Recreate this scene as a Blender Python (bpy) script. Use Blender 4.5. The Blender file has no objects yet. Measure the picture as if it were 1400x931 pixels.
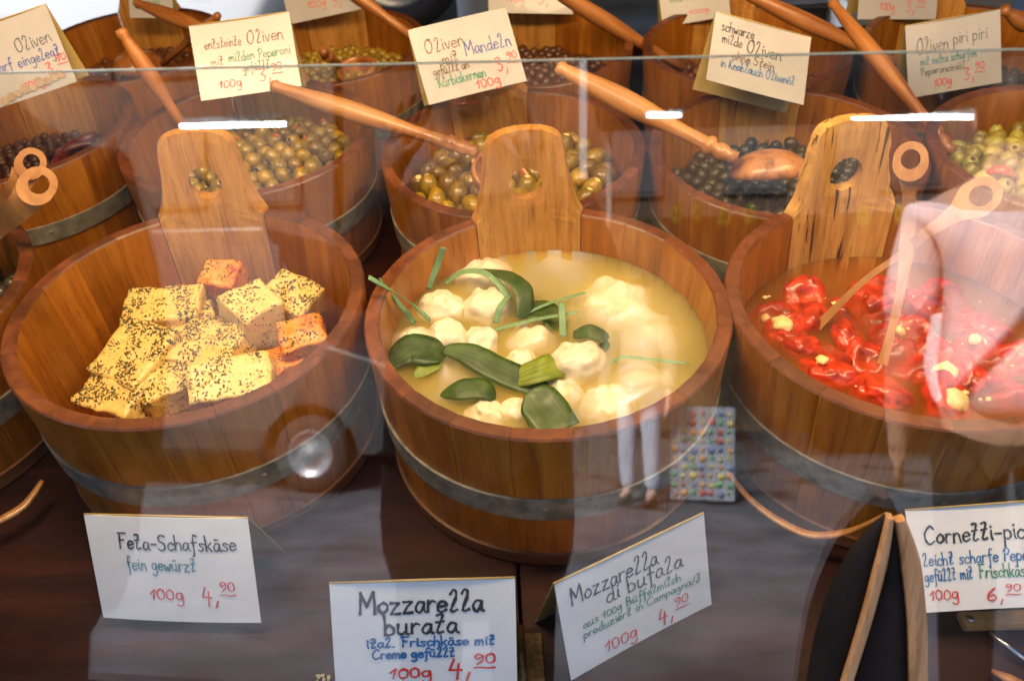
import bpy, bmesh, math, random
from mathutils import Vector, Matrix, Euler, noise
R_ = math.radians
rnd = random.Random(11)
S = bpy.context.scene
COL = S.collection
PI = math.pi

# ------------------------------------------------------------------ camera, world, sun, exposure
FPX, PITCH, ROLL, CZ = 1238.67, 0.71207, -0.0605, 1.589
def axes():
    ex = Vector((1, 0, 0)); fw = Vector((0, math.cos(PITCH), -math.sin(PITCH))); up = Vector((0, math.sin(PITCH), math.cos(PITCH)))
    c, s = math.cos(ROLL), math.sin(ROLL)
    return c*ex + s*up, fw, -s*ex + c*up
EXV, FWV, UPV = axes()
cam_d = bpy.data.cameras.new('camera'); cam = bpy.data.objects.new('camera', cam_d); COL.objects.link(cam); S.camera = cam
_b = -FWV
cam.matrix_world = Matrix(((EXV.x, UPV.x, _b.x, 0), (EXV.y, UPV.y, _b.y, 0), (EXV.z, UPV.z, _b.z, CZ), (0, 0, 0, 1)))
cam_d.sensor_width = 36; cam_d.lens = FPX/1400*36; cam_d.clip_start = 0.02; cam_d.clip_end = 500
cam_d.dof.use_dof = True; cam_d.dof.focus_distance = 0.92; cam_d.dof.aperture_fstop = 7
w = bpy.data.worlds.new('World'); S.world = w; w.use_nodes = True
sky = w.node_tree.nodes.new('ShaderNodeTexSky'); sky.sky_type = 'NISHITA'; sky.sun_disc = False
sky.sun_elevation = R_(46); sky.sun_rotation = R_(-28); sky.air_density = 1.0; sky.dust_density = 3.0
w.node_tree.links.new(sky.outputs[0], w.node_tree.nodes['Background'].inputs[0])
w.node_tree.nodes['Background'].inputs[1].default_value = 0.15
sun_d = bpy.data.lights.new('sun', 'SUN'); sun = bpy.data.objects.new('sun', sun_d); COL.objects.link(sun)
sun_d.energy = 3.6; sun_d.angle = R_(10); sun_d.color = (1, .95, .88)
sun.rotation_euler = Euler((R_(-44), 0, R_(28)))
S.view_settings.view_transform = 'Standard'; S.view_settings.look = 'None'; S.view_settings.gamma = 1
S.view_settings.exposure = 1.88
S.render.engine = 'CYCLES'
cy = S.cycles
cy.use_denoising = True; cy.max_bounces = 10; cy.transparent_max_bounces = 24; cy.volume_bounces = 4
cy.diffuse_bounces = 4; cy.glossy_bounces = 4; cy.transmission_bounces = 6; cy.caustics_reflective = False; cy.caustics_refractive = False
cy.sample_clamp_indirect = 6

LP = .56
WARM = (1.0, .70, .38)
def warm_lamp(x, y, z, sx, sy, power, aim=None):
    """stall lamp: dark metal hood with a warm glowing tube strip, lamp light just under it"""
    ld = bpy.data.lights.new('stall_lamp_light', 'AREA'); ld.shape = 'RECTANGLE'; ld.size = sx; ld.size_y = sy
    ld.energy = power*LP; ld.color = WARM
    lo = bpy.data.objects.new('stall_lamp_light', ld); COL.objects.link(lo); lo.location = (x, y, z)
    if aim: lo.rotation_euler = (Vector(aim)-Vector((x, y, z))).to_track_quat('-Z', 'Y').to_euler()
    return lo
warm_lamp(-.34, .66, 1.80, .7, .14, 7.5, (-.30, .84, .9))
warm_lamp(.50, .66, 1.80, .7, .14, 5.5, (.40, .84, .9))
warm_lamp(.1, 1.25, 1.92, 1.6, .14, 2.9, (.1, 1.35, .9))

# ------------------------------------------------------------------ helpers
def rayd(px, py):
    X, Y = px-700, py-465.5
    return (FWV + EXV*(X/FPX) - UPV*(Y/FPX))
def onz(px, py, z):
    d = rayd(px, py); return Vector((0, 0, CZ)) + d*((z-CZ)/d.z)
def ony(px, py, y):
    d = rayd(px, py); return Vector((0, 0, CZ)) + d*(y/d.y)
# glass plane: a point and its normal (towards the street and up)
GT = R_(20); GYAW = R_(-5.1); GP = Vector((0, .345, .80)); GN = Matrix.Rotation(GYAW, 3, 'Z') @ Vector((0, -math.cos(GT), math.sin(GT)))
def street(px, py, dist):
    """a place in the street whose mirror image in the pane lies along that sight line"""
    P = Vector((0, 0, CZ)) + rayd(px, py).normalized()*dist
    return P - 2*(P-GP).dot(GN)*GN

MATS = {}
def nmat(name):
    m = bpy.data.materials.new(name); m.use_nodes = True; MATS[name] = m
    return m, m.node_tree.nodes, m.node_tree.links, m.node_tree.nodes['Principled BSDF']
def ramp(n, cols, ps):
    r = n.new('ShaderNodeValToRGB'); e = r.color_ramp.elements
    while len(e) < len(cols): e.new(.5)
    for i, (c, p) in enumerate(zip(cols, ps)):
        e[i].position = p; e[i].color = (*c, 1)
    return r
def coord(n, l, scale=(1, 1, 1), rand=True):
    tc = n.new('ShaderNodeTexCoord'); mp = n.new('ShaderNodeMapping'); mp.inputs['Scale'].default_value = scale
    l.new(tc.outputs['Object'], mp.inputs[0])
    if rand:
        oi = n.new('ShaderNodeObjectInfo'); mu = n.new('ShaderNodeVectorMath'); mu.operation = 'SCALE'
        cb = n.new('ShaderNodeCombineXYZ')
        for k in range(3): l.new(oi.outputs['Random'], cb.inputs[k])
        l.new(cb.outputs[0], mu.inputs[0]); mu.inputs['Scale'].default_value = 37.0
        l.new(mu.outputs[0], mp.inputs['Location'])
    return mp.outputs[0]
def noi(n, l, vec, sc, det=4, rough=.55, dist=0):
    t = n.new('ShaderNodeTexNoise'); t.inputs['Scale'].default_value = sc; t.inputs['Detail'].default_value = det
    t.inputs['Roughness'].default_value = rough; t.inputs['Distortion'].default_value = dist
    l.new(vec, t.inputs['Vector']); return t.outputs['Fac']
def mixc(n, l, fac, a, b, mode='MIX'):
    m = n.new('ShaderNodeMix'); m.data_type = 'RGBA'; m.blend_type = mode
    if isinstance(fac, (int, float)): m.inputs[0].default_value = fac
    else: l.new(fac, m.inputs[0])
    for i, v in ((6, a), (7, b)):
        if isinstance(v, tuple): m.inputs[i].default_value = (*v, 1)
        else: l.new(v, m.inputs[i])
    return m.outputs[2]
def bump(n, l, bsdf, h, st=.3, d=.002):
    b = n.new('ShaderNodeBump'); b.inputs['Strength'].default_value = st; b.inputs['Distance'].default_value = d
    l.new(h, b.inputs['Height']); l.new(b.outputs[0], bsdf.inputs['Normal'])
def plain(name, col, rough=.5, metal=0, var=.12, sc=40, spec=.5, coat=0, sss=0, bmp=0):
    m, n, l, b = nmat(name)
    v = coord(n, l)
    f = noi(n, l, v, sc)
    dk = tuple(c*(1-var*2) for c in col); lt = tuple(min(1, c*(1+var)) for c in col)
    r = ramp(n, [dk, lt], [.3, .7]); l.new(f, r.inputs[0]); l.new(r.outputs[0], b.inputs['Base Color'])
    b.inputs['Roughness'].default_value = rough; b.inputs['Metallic'].default_value = metal
    b.inputs['Specular IOR Level'].default_value = spec; b.inputs['Coat Weight'].default_value = coat
    if sss:
        b.inputs['Subsurface Weight'].default_value = sss; b.inputs['Subsurface Radius'].default_value = (.01, .006, .003)
        b.inputs['Subsurface Scale'].default_value = 1
    if bmp: bump(n, l, b, noi(n, l, v, sc*2.2, 5), bmp)
    return m
def wood(name, lo, mid, hi, sc=(55, 55, 3.2), rough=.42, coat=.15, crack=.0, vary=.35, bands=1.0):
    m, n, l, b = nmat(name)
    v = coord(n, l, sc)
    g1 = noi(n, l, v, 1.0, 6, .6, .35)                       # broad growth bands
    v2 = coord(n, l, (sc[0]*6, sc[1]*6, sc[2]*2.2))
    g2 = noi(n, l, v2, 1.0, 3, .6)                           # pores
    r = ramp(n, [lo, mid, hi], [.30, .5, .72]); l.new(g1, r.inputs[0])
    pr = ramp(n, [(.42, .36, .30), (1, 1, 1)], [.30, .47]); l.new(g2, pr.inputs[0])
    c = mixc(n, l, .55*bands, r.outputs[0], pr.outputs[0], 'MULTIPLY')
    oi = n.new('ShaderNodeObjectInfo')
    br = ramp(n, [(1-vary,)*3, (1.0, .97, .93), (1+vary*.35, 1+vary*.2, 1)], [0, .5, 1]); l.new(oi.outputs['Random'], br.inputs[0])
    c = mixc(n, l, 1.0, c, br.outputs[0], 'MULTIPLY')
    st = noi(n, l, coord(n, l, (9, 9, 6)), 1.0, 4)           # stains of long use
    sr = ramp(n, [(.55, .42, .34), (1, 1, 1)], [.28, .48]); l.new(st, sr.inputs[0])
    c = mixc(n, l, .55, c, sr.outputs[0], 'MULTIPLY')
    if crack:
        cv = noi(n, l, coord(n, l, (sc[0]*2.2, sc[1]*2.2, 2.6)), 1.0, 3, .5, .4)
        cr = ramp(n, [(.10, .06, .04), (1, 1, 1)], [.34, .39]); l.new(cv, cr.inputs[0])
        c = mixc(n, l, crack, c, cr.outputs[0], 'MULTIPLY')
    l.new(c, b.inputs['Base Color'])
    rr = ramp(n, [(rough-.1,)*3, (rough+.15,)*3], [.3, .7]); l.new(st, rr.inputs[0]); l.new(rr.outputs[0], b.inputs['Roughness'])
    b.inputs['Coat Weight'].default_value = coat; b.inputs['Coat Roughness'].default_value = .25
    bump(n, l, b, g2, .25, .0008)
    return m

M_STAVE = wood('oak_stave', (.24, .070, .004), (.365, .122, .009), (.48, .185, .020), rough=.38, coat=.2, vary=.16)
M_RIM = wood('worn_rim_wood', (.08, .023, .006), (.14, .040, .011), (.21, .066, .018), sc=(40, 40, 40), rough=.42, coat=.1)
M_EAR = wood('grooved_oak_ear', (.36, .145, .022), (.52, .235, .042), (.62, .32, .070), sc=(80, 80, 2.6), rough=.5, crack=.25, vary=.12)
M_EARW = wood('weathered_oak_ear', (.34, .16, .035), (.58, .31, .075), (.70, .42, .12), sc=(60, 60, 2.2), rough=.55, crack=.95, vary=.1)
M_HOOP = plain('galvanised_hoop', (.24, .22, .18), .55, .2, .25, 60)
M_FOOT = wood('foot_hoop_wood', (.10, .04, .016), (.19, .078, .030), (.26, .11, .045), sc=(9, 9, 60), rough=.35)
M_OLIVEWOOD = wood('olive_wood', (.27, .10, .030), (.50, .225, .070), (.62, .31, .11), sc=(60, 60, 7), rough=.32, coat=.3, vary=.1, bands=.6)
M_BOWLWOOD = wood('striped_olive_wood', (.11, .04, .02), (.42, .17, .055), (.55, .26, .09), sc=(46, 80, 10), rough=.3, coat=.35, vary=.05)
M_REDWOOD = wood('red_stained_wood', (.24, .075, .018), (.42, .155, .040), (.54, .23, .065), sc=(60, 60, 7), rough=.32, coat=.3, vary=.1, bands=.5)
M_TONG = wood('pale_cherry_wood', (.34, .145, .040), (.48, .225, .068), (.56, .29, .10), sc=(50, 50, 5), rough=.42, vary=.05, bands=.4)
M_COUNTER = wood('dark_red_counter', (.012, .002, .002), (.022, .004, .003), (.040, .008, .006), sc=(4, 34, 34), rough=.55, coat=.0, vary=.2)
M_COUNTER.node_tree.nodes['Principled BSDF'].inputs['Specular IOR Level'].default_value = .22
M_PLY = wood('plywood_edge', (.28, .14, .06), (.46, .26, .12), (.56, .34, .17), sc=(120, 20, 6), rough=.5, vary=.1)
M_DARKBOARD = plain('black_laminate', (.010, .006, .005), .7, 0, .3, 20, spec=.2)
M_BRASS = plain('aged_brass', (.10, .06, .025), .5, .7, .3, 200)
M_STEEL = plain('steel', (.5, .5, .5), .25, 1, .1, 100)
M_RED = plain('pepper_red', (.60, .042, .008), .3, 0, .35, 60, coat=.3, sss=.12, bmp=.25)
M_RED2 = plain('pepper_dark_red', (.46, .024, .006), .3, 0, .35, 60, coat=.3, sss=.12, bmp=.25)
M_CREAM = plain('cream_filling', (.86, .66, .28), .5, 0, .06, 90, sss=.3, bmp=.3)
M_INK = {k: plain('ink_'+k, c, .5, 0, .05, 50) for k, c in dict(black=(.045, .05, .06), grey=(.12, .13, .15), blue=(.02, .16, .42), teal=(.06, .26, .34), red=(.72, .045, .035), green=(.03, .27, .15), brown=(.16, .08, .05), violet=(.07, .12, .38)).items()}
def _cheese(name, base, speck, dens, orange=0.0):
    m, n, l, b = nmat(name)
    v = coord(n, l)
    c = mixc(n, l, noi(n, l, v, 55, 4), tuple(x*.86 for x in base), base)
    if orange:
        of = ramp(n, [(0, 0, 0), (1, 1, 1)], [.5-orange*.12, .60]); l.new(noi(n, l, v, 32, 4), of.inputs[0])
        c = mixc(n, l, of.outputs[0], c, (.72, .20, .012))
        of2 = ramp(n, [(0, 0, 0), (1, 1, 1)], [.58, .72]); l.new(noi(n, l, v, 60, 3), of2.inputs[0])
        c = mixc(n, l, of2.outputs[0], c, (.45, .05, .012))
    # dried herb flakes: short twisted streaks
    vv = n.new('ShaderNodeTexVoronoi'); vv.feature = 'F1'; vv.inputs['Scale'].default_value = 330; vv.inputs['Randomness'].default_value = 1
    wv = n.new('ShaderNodeVectorMath'); wv.operation = 'ADD'
    nt = n.new('ShaderNodeTexNoise'); nt.inputs['Scale'].default_value = 160; l.new(v, nt.inputs['Vector'])
    sc = n.new('ShaderNodeVectorMath'); sc.operation = 'SCALE'; sc.inputs['Scale'].default_value = .006
    l.new(nt.outputs['Color'], sc.inputs[0]); l.new(v, wv.inputs[0]); l.new(sc.outputs[0], wv.inputs[1]); l.new(wv.outputs[0], vv.inputs['Vector'])
    clump = noi(n, l, v, 30, 3)
    th = n.new('ShaderNodeMapRange'); th.inputs[1].default_value = .35; th.inputs[2].default_value = .7; th.inputs[3].default_value = .16; th.inputs[4].default_value = dens
    l.new(clump, th.inputs[0])
    lt = n.new('ShaderNodeMath'); lt.operation = 'LESS_THAN'; l.new(vv.outputs['Distance'], lt.inputs[0]); l.new(th.outputs[0], lt.inputs[1])
    c = mixc(n, l, lt.outputs[0], c, speck)
    l.new(c, b.inputs['Base Color']); b.inputs['Roughness'].default_value = .38
    b.inputs['Subsurface Weight'].default_value = .25; b.inputs['Subsurface Radius'].default_value = (.008, .005, .002); b.inputs['Subsurface Scale'].default_value = 1
    bump(n, l, b, noi(n, l, v, 150, 5), .5, .0015)
    return m
M_FETA = _cheese('feta_herbs', (.76, .52, .16), (.22, .12, .03), .30)
M_FETA2 = _cheese('feta_few_herbs', (.78, .57, .21), (.22, .12, .03), .22)
M_FETA3 = _cheese('feta_paprika', (.76, .36, .06), (.2, .08, .012), .25, 1.0)
M_FLAKE = plain('herb_flake', (.10, .072, .012), .7, 0, .4, 300)
M_BURR = plain('burrata_skin', (.72, .65, .47), .30, 0, .04, 30, coat=.25, sss=.35, bmp=.15)
M_KNOT = plain('burrata_top', (.88, .80, .58), .36, 0, .04, 60, coat=.15, sss=.3, bmp=.2)
def leafmat(name, a, bcol, rough=.3):
    m, n, l, b = nmat(name)
    v = coord(n, l, (1, 1, 1)); f = noi(n, l, v, 70, 4)
    r = ramp(n, [a, bcol], [.35, .65]); l.new(f, r.inputs[0])
    uv = n.new('ShaderNodeUVMap'); mp = n.new('ShaderNodeMapping'); mp.inputs['Scale'].default_value = (26, 1.2, 1); l.new(uv.outputs[0], mp.inputs[0])
    vn = noi(n, l, mp.outputs[0], 1.0, 3); vr = ramp(n, [(.62, .66, .5), (1.25, 1.2, 1.1)], [.38, .62]); l.new(vn, vr.inputs[0])
    l.new(mixc(n, l, 1.0, r.outputs[0], vr.outputs[0], 'MULTIPLY'), b.inputs['Base Color'])
    b.inputs['Roughness'].default_value = rough+.12; b.inputs['Coat Weight'].default_value = .06
    b.inputs['Subsurface Weight'].default_value = .3; b.inputs['Subsurface Radius'].default_value = (.003, .005, .001); b.inputs['Subsurface Scale'].default_value = 1
    bump(n, l, b, vn, .35, .0006)
    return m
M_LEAF = leafmat('dark_green_leaf', (.018, .042, .008), (.045, .085, .014))
M_LEAFY = leafmat('yellow_green_leaf', (.13, .20, .02), (.24, .30, .035))
M_STRAP = leafmat('grey_green_tie', (.13, .26, .15), (.20, .35, .20), .45)
def olivemat(name, a, b2, rough=.32):
    m, n, l, b = nmat(name)
    v = coord(n, l); r = ramp(n, [a, b2], [.35, .65]); l.new(noi(n, l, v, 90, 4), r.inputs[0])
    oi = n.new('ShaderNodeObjectInfo'); br = ramp(n, [(.55, .42, .35), (1.0, .95, .9), (1.35, 1.2, 1)], [0, .5, 1]); l.new(oi.outputs['Random'], br.inputs[0])
    l.new(mixc(n, l, 1.0, r.outputs[0], br.outputs[0], 'MULTIPLY'), b.inputs['Base Color'])
    b.inputs['Roughness'].default_value = rough; b.inputs['Coat Weight'].default_value = .3
    bump(n, l, b, noi(n, l, v, 260, 3), .2, .0008); return m
M_OLIVE = olivemat('green_olive', (.17, .118, .007), (.36, .235, .018))
M_OLIVE2 = olivemat('yellow_green_olive', (.24, .24, .03), (.40, .36, .07))
M_OLIVEK = olivemat('black_olive', (.014, .013, .008), (.045, .035, .02), .45)
M_OLIVEB = olivemat('brown_olive', (.07, .022, .010), (.18, .06, .02))
M_OHOLE = plain('olive_hollow', (.06, .035, .008), .4)
M_PIM = plain('pimiento', (.50, .05, .012), .3, 0, .2, 90)
M_CARD = plain('card_paper', (.88, .88, .88), .34, 0, .035, 14, coat=.2)
M_CARDY = plain('card_paper_beige', (.47, .445, .43), .34, 0, .05, 14, coat=.2)
M_CARDB = plain('card_back_yellowed', (.50, .36, .12), .4, 0, .1, 14, coat=.2)
M_GREASE = plain('grease_spot', (.46, .33, .22), .3, 0, .15, 60)
M_EDGE = plain('glass_edge_mat', (.30, .34, .30), .12, 0, .08, 60, spec=1.0, coat=.8)
# pane: clear body, mirror share rising towards grazing
m, n, l, b = nmat('pane_glass'); n.remove(b)
tr = n.new('ShaderNodeBsdfTransparent'); tr.inputs[0].default_value = (.975, .985, .98, 1)
gl = n.new('ShaderNodeBsdfGlossy'); gl.inputs['Roughness'].default_value = 0.0
ge = n.new('ShaderNodeNewGeometry'); dp = n.new('ShaderNodeVectorMath'); dp.operation = 'DOT_PRODUCT'
l.new(ge.outputs['Normal'], dp.inputs[0]); l.new(ge.outputs['Incoming'], dp.inputs[1])
ab = n.new('ShaderNodeMath'); ab.operation = 'ABSOLUTE'; l.new(dp.outputs['Value'], ab.inputs[0])
om = n.new('ShaderNodeMath'); om.operation = 'SUBTRACT'; om.inputs[0].default_value = 1; l.new(ab.outputs[0], om.inputs[1])
pw = n.new('ShaderNodeMath'); pw.operation = 'POWER'; l.new(om.outputs[0], pw.inputs[0]); pw.inputs[1].default_value = 5
ma = n.new('ShaderNodeMath'); ma.operation = 'MULTIPLY_ADD'; l.new(pw.outputs[0], ma.inputs[0]); ma.inputs[1].default_value = .93; ma.inputs[2].default_value = .088
mx = n.new('ShaderNodeMixShader'); l.new(ma.outputs[0], mx.inputs[0]); l.new(tr.outputs[0], mx.inputs[1]); l.new(gl.outputs[0], mx.inputs[2])
l.new(mx.outputs[0], n['Material Output'].inputs[0]); M_GLASS = m
def liquid(name, col, dens, aniso, absd, tint):
    m, n, l, b = nmat(name); n.remove(b)
    tr = n.new('ShaderNodeBsdfTransparent'); gl = n.new('ShaderNodeBsdfGlossy'); gl.inputs['Roughness'].default_value = .04
    v = coord(n, l, rand=False); bp = n.new('ShaderNodeBump'); bp.inputs['Strength'].default_value = .25; bp.inputs['Distance'].default_value = .002
    l.new(noi(n, l, v, 22, 2), bp.inputs['Height']); l.new(bp.outputs[0], gl.inputs['Normal'])
    fr = n.new('ShaderNodeLayerWeight'); fr.inputs[0].default_value = .12
    mx = n.new('ShaderNodeMixShader'); l.new(fr.outputs['Fresnel'], mx.inputs[0]); l.new(tr.outputs[0], mx.inputs[1]); l.new(gl.outputs[0], mx.inputs[2])
    l.new(mx.outputs[0], n['Material Output'].inputs['Surface'])
    vs = n.new('ShaderNodeVolumeScatter'); vs.inputs['Color'].default_value = (*col, 1); vs.inputs['Density'].default_value = dens; vs.inputs['Anisotropy'].default_value = aniso
    va = n.new('ShaderNodeVolumeAbsorption'); va.inputs['Color'].default_value = (*tint, 1); va.inputs['Density'].default_value = absd
    ad = n.new('ShaderNodeAddShader'); l.new(vs.outputs[0], ad.inputs[0]); l.new(va.outputs[0], ad.inputs[1])
    l.new(ad.outputs[0], n['Material Output'].inputs['Volume'])
    return m
M_BRINE = liquid('milky_brine', (.975, .70, .17), 85, .3, 14, (.8, .45, .05))
M_OIL = liquid('amber_oil', (.95, .46, .08), 34, .3, 22, (.86, .34, .04))

def tagx(o, label=None, cat=None, group=None, kind=None):
    if label: o['label'] = label
    if cat: o['category'] = cat
    if group: o['group'] = group
    if kind: o['kind'] = kind
    return o
def empty(name, loc=(0, 0, 0), rz=0, **k):
    o = bpy.data.objects.new(name, None); COL.objects.link(o); o.location = loc; o.rotation_euler = (0, 0, rz); o.empty_display_size = .02
    return tagx(o, **k)
def link(name, me, parent=None, loc=None, rot=None, **k):
    o = bpy.data.objects.new(name, me); COL.objects.link(o)
    if parent: o.parent = parent
    if loc is not None: o.location = loc
    if rot is not None: o.rotation_euler = rot
    return tagx(o, **k)
def mesh(name, vs, fs, mats, smooth=False, mi=None):
    me = bpy.data.meshes.new(name); me.from_pydata([tuple(v) for v in vs], [], fs)
    for m in (mats if isinstance(mats, (list, tuple)) else [mats]): me.materials.append(m)
    if smooth: me.polygons.foreach_set('use_smooth', [True]*len(me.polygons))
    if mi: me.polygons.foreach_set('material_index', mi)
    me.update(); return me
def frombm(name, bm, mats, smooth=True):
    bmesh.ops.recalc_face_normals(bm, faces=bm.faces)
    me = bpy.data.meshes.new(name); bm.to_mesh(me); bm.free()
    for m in (mats if isinstance(mats, (list, tuple)) else [mats]): me.materials.append(m)
    if smooth: me.polygons.foreach_set('use_smooth', [True]*len(me.polygons))
    return me
def box(sx, sy, sz, mats, bev=.0, name='box', c=(0, 0, 0), seg=2):
    bm = bmesh.new(); bmesh.ops.create_cube(bm, size=1)
    bmesh.ops.scale(bm, vec=(sx, sy, sz), verts=bm.verts); bmesh.ops.translate(bm, vec=c, verts=bm.verts)
    if bev: bmesh.ops.bevel(bm, geom=list(bm.edges), offset=bev, segments=seg, affect='EDGES')
    return frombm(name, bm, mats, smooth=False)
def autosm(o):
    for p in o.data.polygons: p.use_smooth = True
    return o
def catmull(P, k=6, closed=False):
    P = [Vector(p) for p in P]; out = []
    n = len(P)
    for i in range(n-1):
        p0 = P[max(i-1, 0)]; p1 = P[i]; p2 = P[i+1]; p3 = P[min(i+2, n-1)]
        for j in range(k):
            t = j/k
            out.append(.5*((2*p1)+(p2-p0)*t+(2*p0-5*p1+4*p2-p3)*t*t+(3*p1-p0-3*p2+p3)*t**3))
    out.append(P[-1]); return out
def tube(path, rad, mats, seg=10, name='tube', flat=1.0, ref=Vector((0, 0, 1))):
    """swept round or flattened bar; rad = number or list"""
    n = len(path); vs = []; fs = []
    for i, p in enumerate(path):
        d = (path[min(i+1, n-1)]-path[max(i-1, 0)]).normalized()
        a = d.cross(ref)
        if a.length < 1e-4: a = Vector((1, 0, 0))
        a.normalize(); b = a.cross(d).normalized(); r = rad[i] if isinstance(rad, (list, tuple)) else rad
        for j in range(seg):
            t = 2*PI*j/seg; vs.append(p + a*(math.cos(t)*r) + b*(math.sin(t)*r*flat))
    for i in range(n-1):
        for j in range(seg):
            k = (j+1) % seg; fs.append((i*seg+j, i*seg+k, (i+1)*seg+k, (i+1)*seg+j))
    fs.append(tuple(range(seg))[::-1]); fs.append(tuple((n-1)*seg+j for j in range(seg)))
    return mesh(name, vs, fs, mats, True)
def lathe(prof, mats, seg=32, name='lathe'):
    vs = []; fs = []
    for r, z in prof:
        for j in range(seg):
            t = 2*PI*j/seg; vs.append((r*math.cos(t), r*math.sin(t), z))
    for i in range(len(prof)-1):
        for j in range(seg):
            k = (j+1) % seg; fs.append((i*seg+j, i*seg+k, (i+1)*seg+k, (i+1)*seg+j))
    return mesh(name, vs, fs, mats, True)

# ------------------------------------------------------------------ the setting
def sheet(name, x0, x1, y0, y1, z, mat, kind='structure', **k):
    return link(name, mesh(name, [(x0, y0, z), (x1, y0, z), (x1, y1, z), (x0, y1, z)], [(0, 1, 2, 3)], mat), kind=kind, **k)
m, n, l, b = nmat('asphalt'); v = coord(n, l, rand=False)
c = mixc(n, l, noi(n, l, v, 1.2, 4), (.056, .070, .090), (.092, .106, .126))
c = mixc(n, l, noi(n, l, v, 60, 3), c, (.08, .09, .105))
sr = ramp(n, [(.22, .2, .2), (1, 1, 1)], [.36, .44]); l.new(noi(n, l, v, 2.6, 2, .4), sr.inputs[0])
l.new(mixc(n, l, .8, c, sr.outputs[0], 'MULTIPLY'), b.inputs['Base Color']); b.inputs['Roughness'].default_value = .8
M_ASPH = m
M_PINKPAVE = plain('reddish_paving', (.115, .122, .142), .8, 0, .25, 3)
sheet('ground', -60, 60, -60, 60, 0, M_ASPH, label='grey market street asphalt')
sheet('pavement', -6, 6, -4.7, -.9, .004, M_PINKPAVE, label='reddish paving before the stall')

# the counter: two dark red boards meeting at a seam, and a lower shelf behind
ctr = empty('display_counter', (0, 0, .8), label='dark red wooden counter under the front row of tubs', cat='counter')
SX = onz(712, 850, .8).x
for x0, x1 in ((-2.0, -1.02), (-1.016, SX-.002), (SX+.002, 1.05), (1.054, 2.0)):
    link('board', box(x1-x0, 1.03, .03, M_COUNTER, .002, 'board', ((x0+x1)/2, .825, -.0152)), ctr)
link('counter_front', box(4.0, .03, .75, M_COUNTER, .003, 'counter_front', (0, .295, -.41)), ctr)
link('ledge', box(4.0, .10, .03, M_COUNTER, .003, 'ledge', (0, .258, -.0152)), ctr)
bs = empty('back_shelf', (0, 0, .725), label='dark lower shelf carrying the third row of tubs', cat='shelf')
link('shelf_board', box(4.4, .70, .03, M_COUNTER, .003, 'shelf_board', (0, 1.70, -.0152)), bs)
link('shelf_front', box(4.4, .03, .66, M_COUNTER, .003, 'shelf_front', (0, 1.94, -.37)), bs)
# seam strip and hinge
hg = empty('counter_hinge', tuple(onz(712, 900, .803)), label='small dark brass hinge barrel at the seam of the counter', cat='hinge')
link('barrel', tube([Vector((0, -.03, .006)), Vector((0, .03, .006))], .005, M_BRASS, 12), hg)
link('hinge_leaf', box(.016, .05, .002, M_BRASS, .0004, 'hinge_leaf', (-.013, 0, .001)), hg)
link('hinge_leaf', box(.016, .05, .002, M_BRASS, .0004, 'hinge_leaf2', (.013, 0, .001)), hg)

# canopy over the stall (added, unseen above the frame, to keep sky off the tubs)
cn = empty('unseen_canopy', (0, 0, 2.3), label='unseen dark fabric canopy added over the cheese stall to block sky light', cat='canopy')
M_CANVAS = plain('dark_canvas', (.05, .03, .025), .9)
link('canopy_sheet', box(5.2, 3.0, .02, M_CANVAS, .004, 'canopy_sheet', (0, 1.80, 0)), cn)
link('valance', box(4.66, .01, .60, M_CANVAS, .002, 'valance', (0, .295, -.31)), cn)  # deep front drop, added to cut daylight on the rear tubs
for x in (-2.4, 2.4): link('side_light_block', box(.01, 3.2, 2.2, M_CANVAS, .002, 'side_light_block', (x, 1.6, -1.12)), cn)  # unseen side sheets, added to keep daylight out
link('back_light_block', box(4.7, .01, 1.35, M_CANVAS, .002, 'back_light_block', (0, 3.28, -.69)), cn)  # unseen rear sheet, added to block daylight from behind
for x in (-2.35, 2.35):
    for y in (.36, 3.25): link('post', box(.05, .05, 2.29, M_STEEL, .004, 'post', (x, y, -1.155)), cn)
def hood(x, y, z, ln, label):
    t = empty('stall_lamp', (x, y, z), label=label, cat='lamp')
    me = mesh('lamp_hood', [(-ln/2, -.10, .02), (ln/2, -.10, .02), (ln/2, -.04, .08), (-ln/2, -.04, .08), (-ln/2, .04, .08), (ln/2, .04, .08), (ln/2, .10, .02), (-ln/2, .10, .02)],
              [(0, 1, 2, 3), (3, 2, 5, 4), (4, 5, 6, 7)], M_DARKBOARD)
    o = link('lamp_hood', me, t); s = o.modifiers.new('s', 'SOLIDIFY'); s.thickness = .004
    for xx in (-ln*.4, ln*.4): link('cord', tube([Vector((xx, 0, .08)), Vector((xx, 0, 2.29-z))], .003, M_DARKBOARD, 6), t)
hood(-.34, .66, 1.81, .72, 'warm hooded lamp hanging above the feta and mozzarella tubs')
hood(.50, .66, 1.81, .72, 'warm hooded lamp hanging above the red pepper tub')
hood(.1, 1.25, 1.93, 1.7, 'long warm hooded lamp above the back row of tubs')

# ------------------------------------------------------------------ glass pane
gp = empty('glass_pane', tuple(GP), label='leaning front glass pane of the stall with a bright top edge', cat='glass pane')
gp.rotation_euler = (-GT, 0, GYAW); GLEN = .589
# top edge height so that it is seen along y ~ 88 px
for k in range(60):
    tz = GP + Vector((0, math.sin(GT), math.cos(GT)))*GLEN
    d = tz-Vector((0, 0, CZ)); py = 465.5-FPX*d.dot(UPV)/d.dot(FWV)
    GLEN += (py-87)*.0003
link('pane', box(3.4, .006, GLEN, M_GLASS, 0, 'pane', (0, .003, GLEN/2)), gp)
link('polished_edge', box(3.4, .0052, .0012, M_EDGE, .0005, 'polished_edge', (0, .003, GLEN+.0007)), gp)
print('glass length', GLEN)

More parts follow.
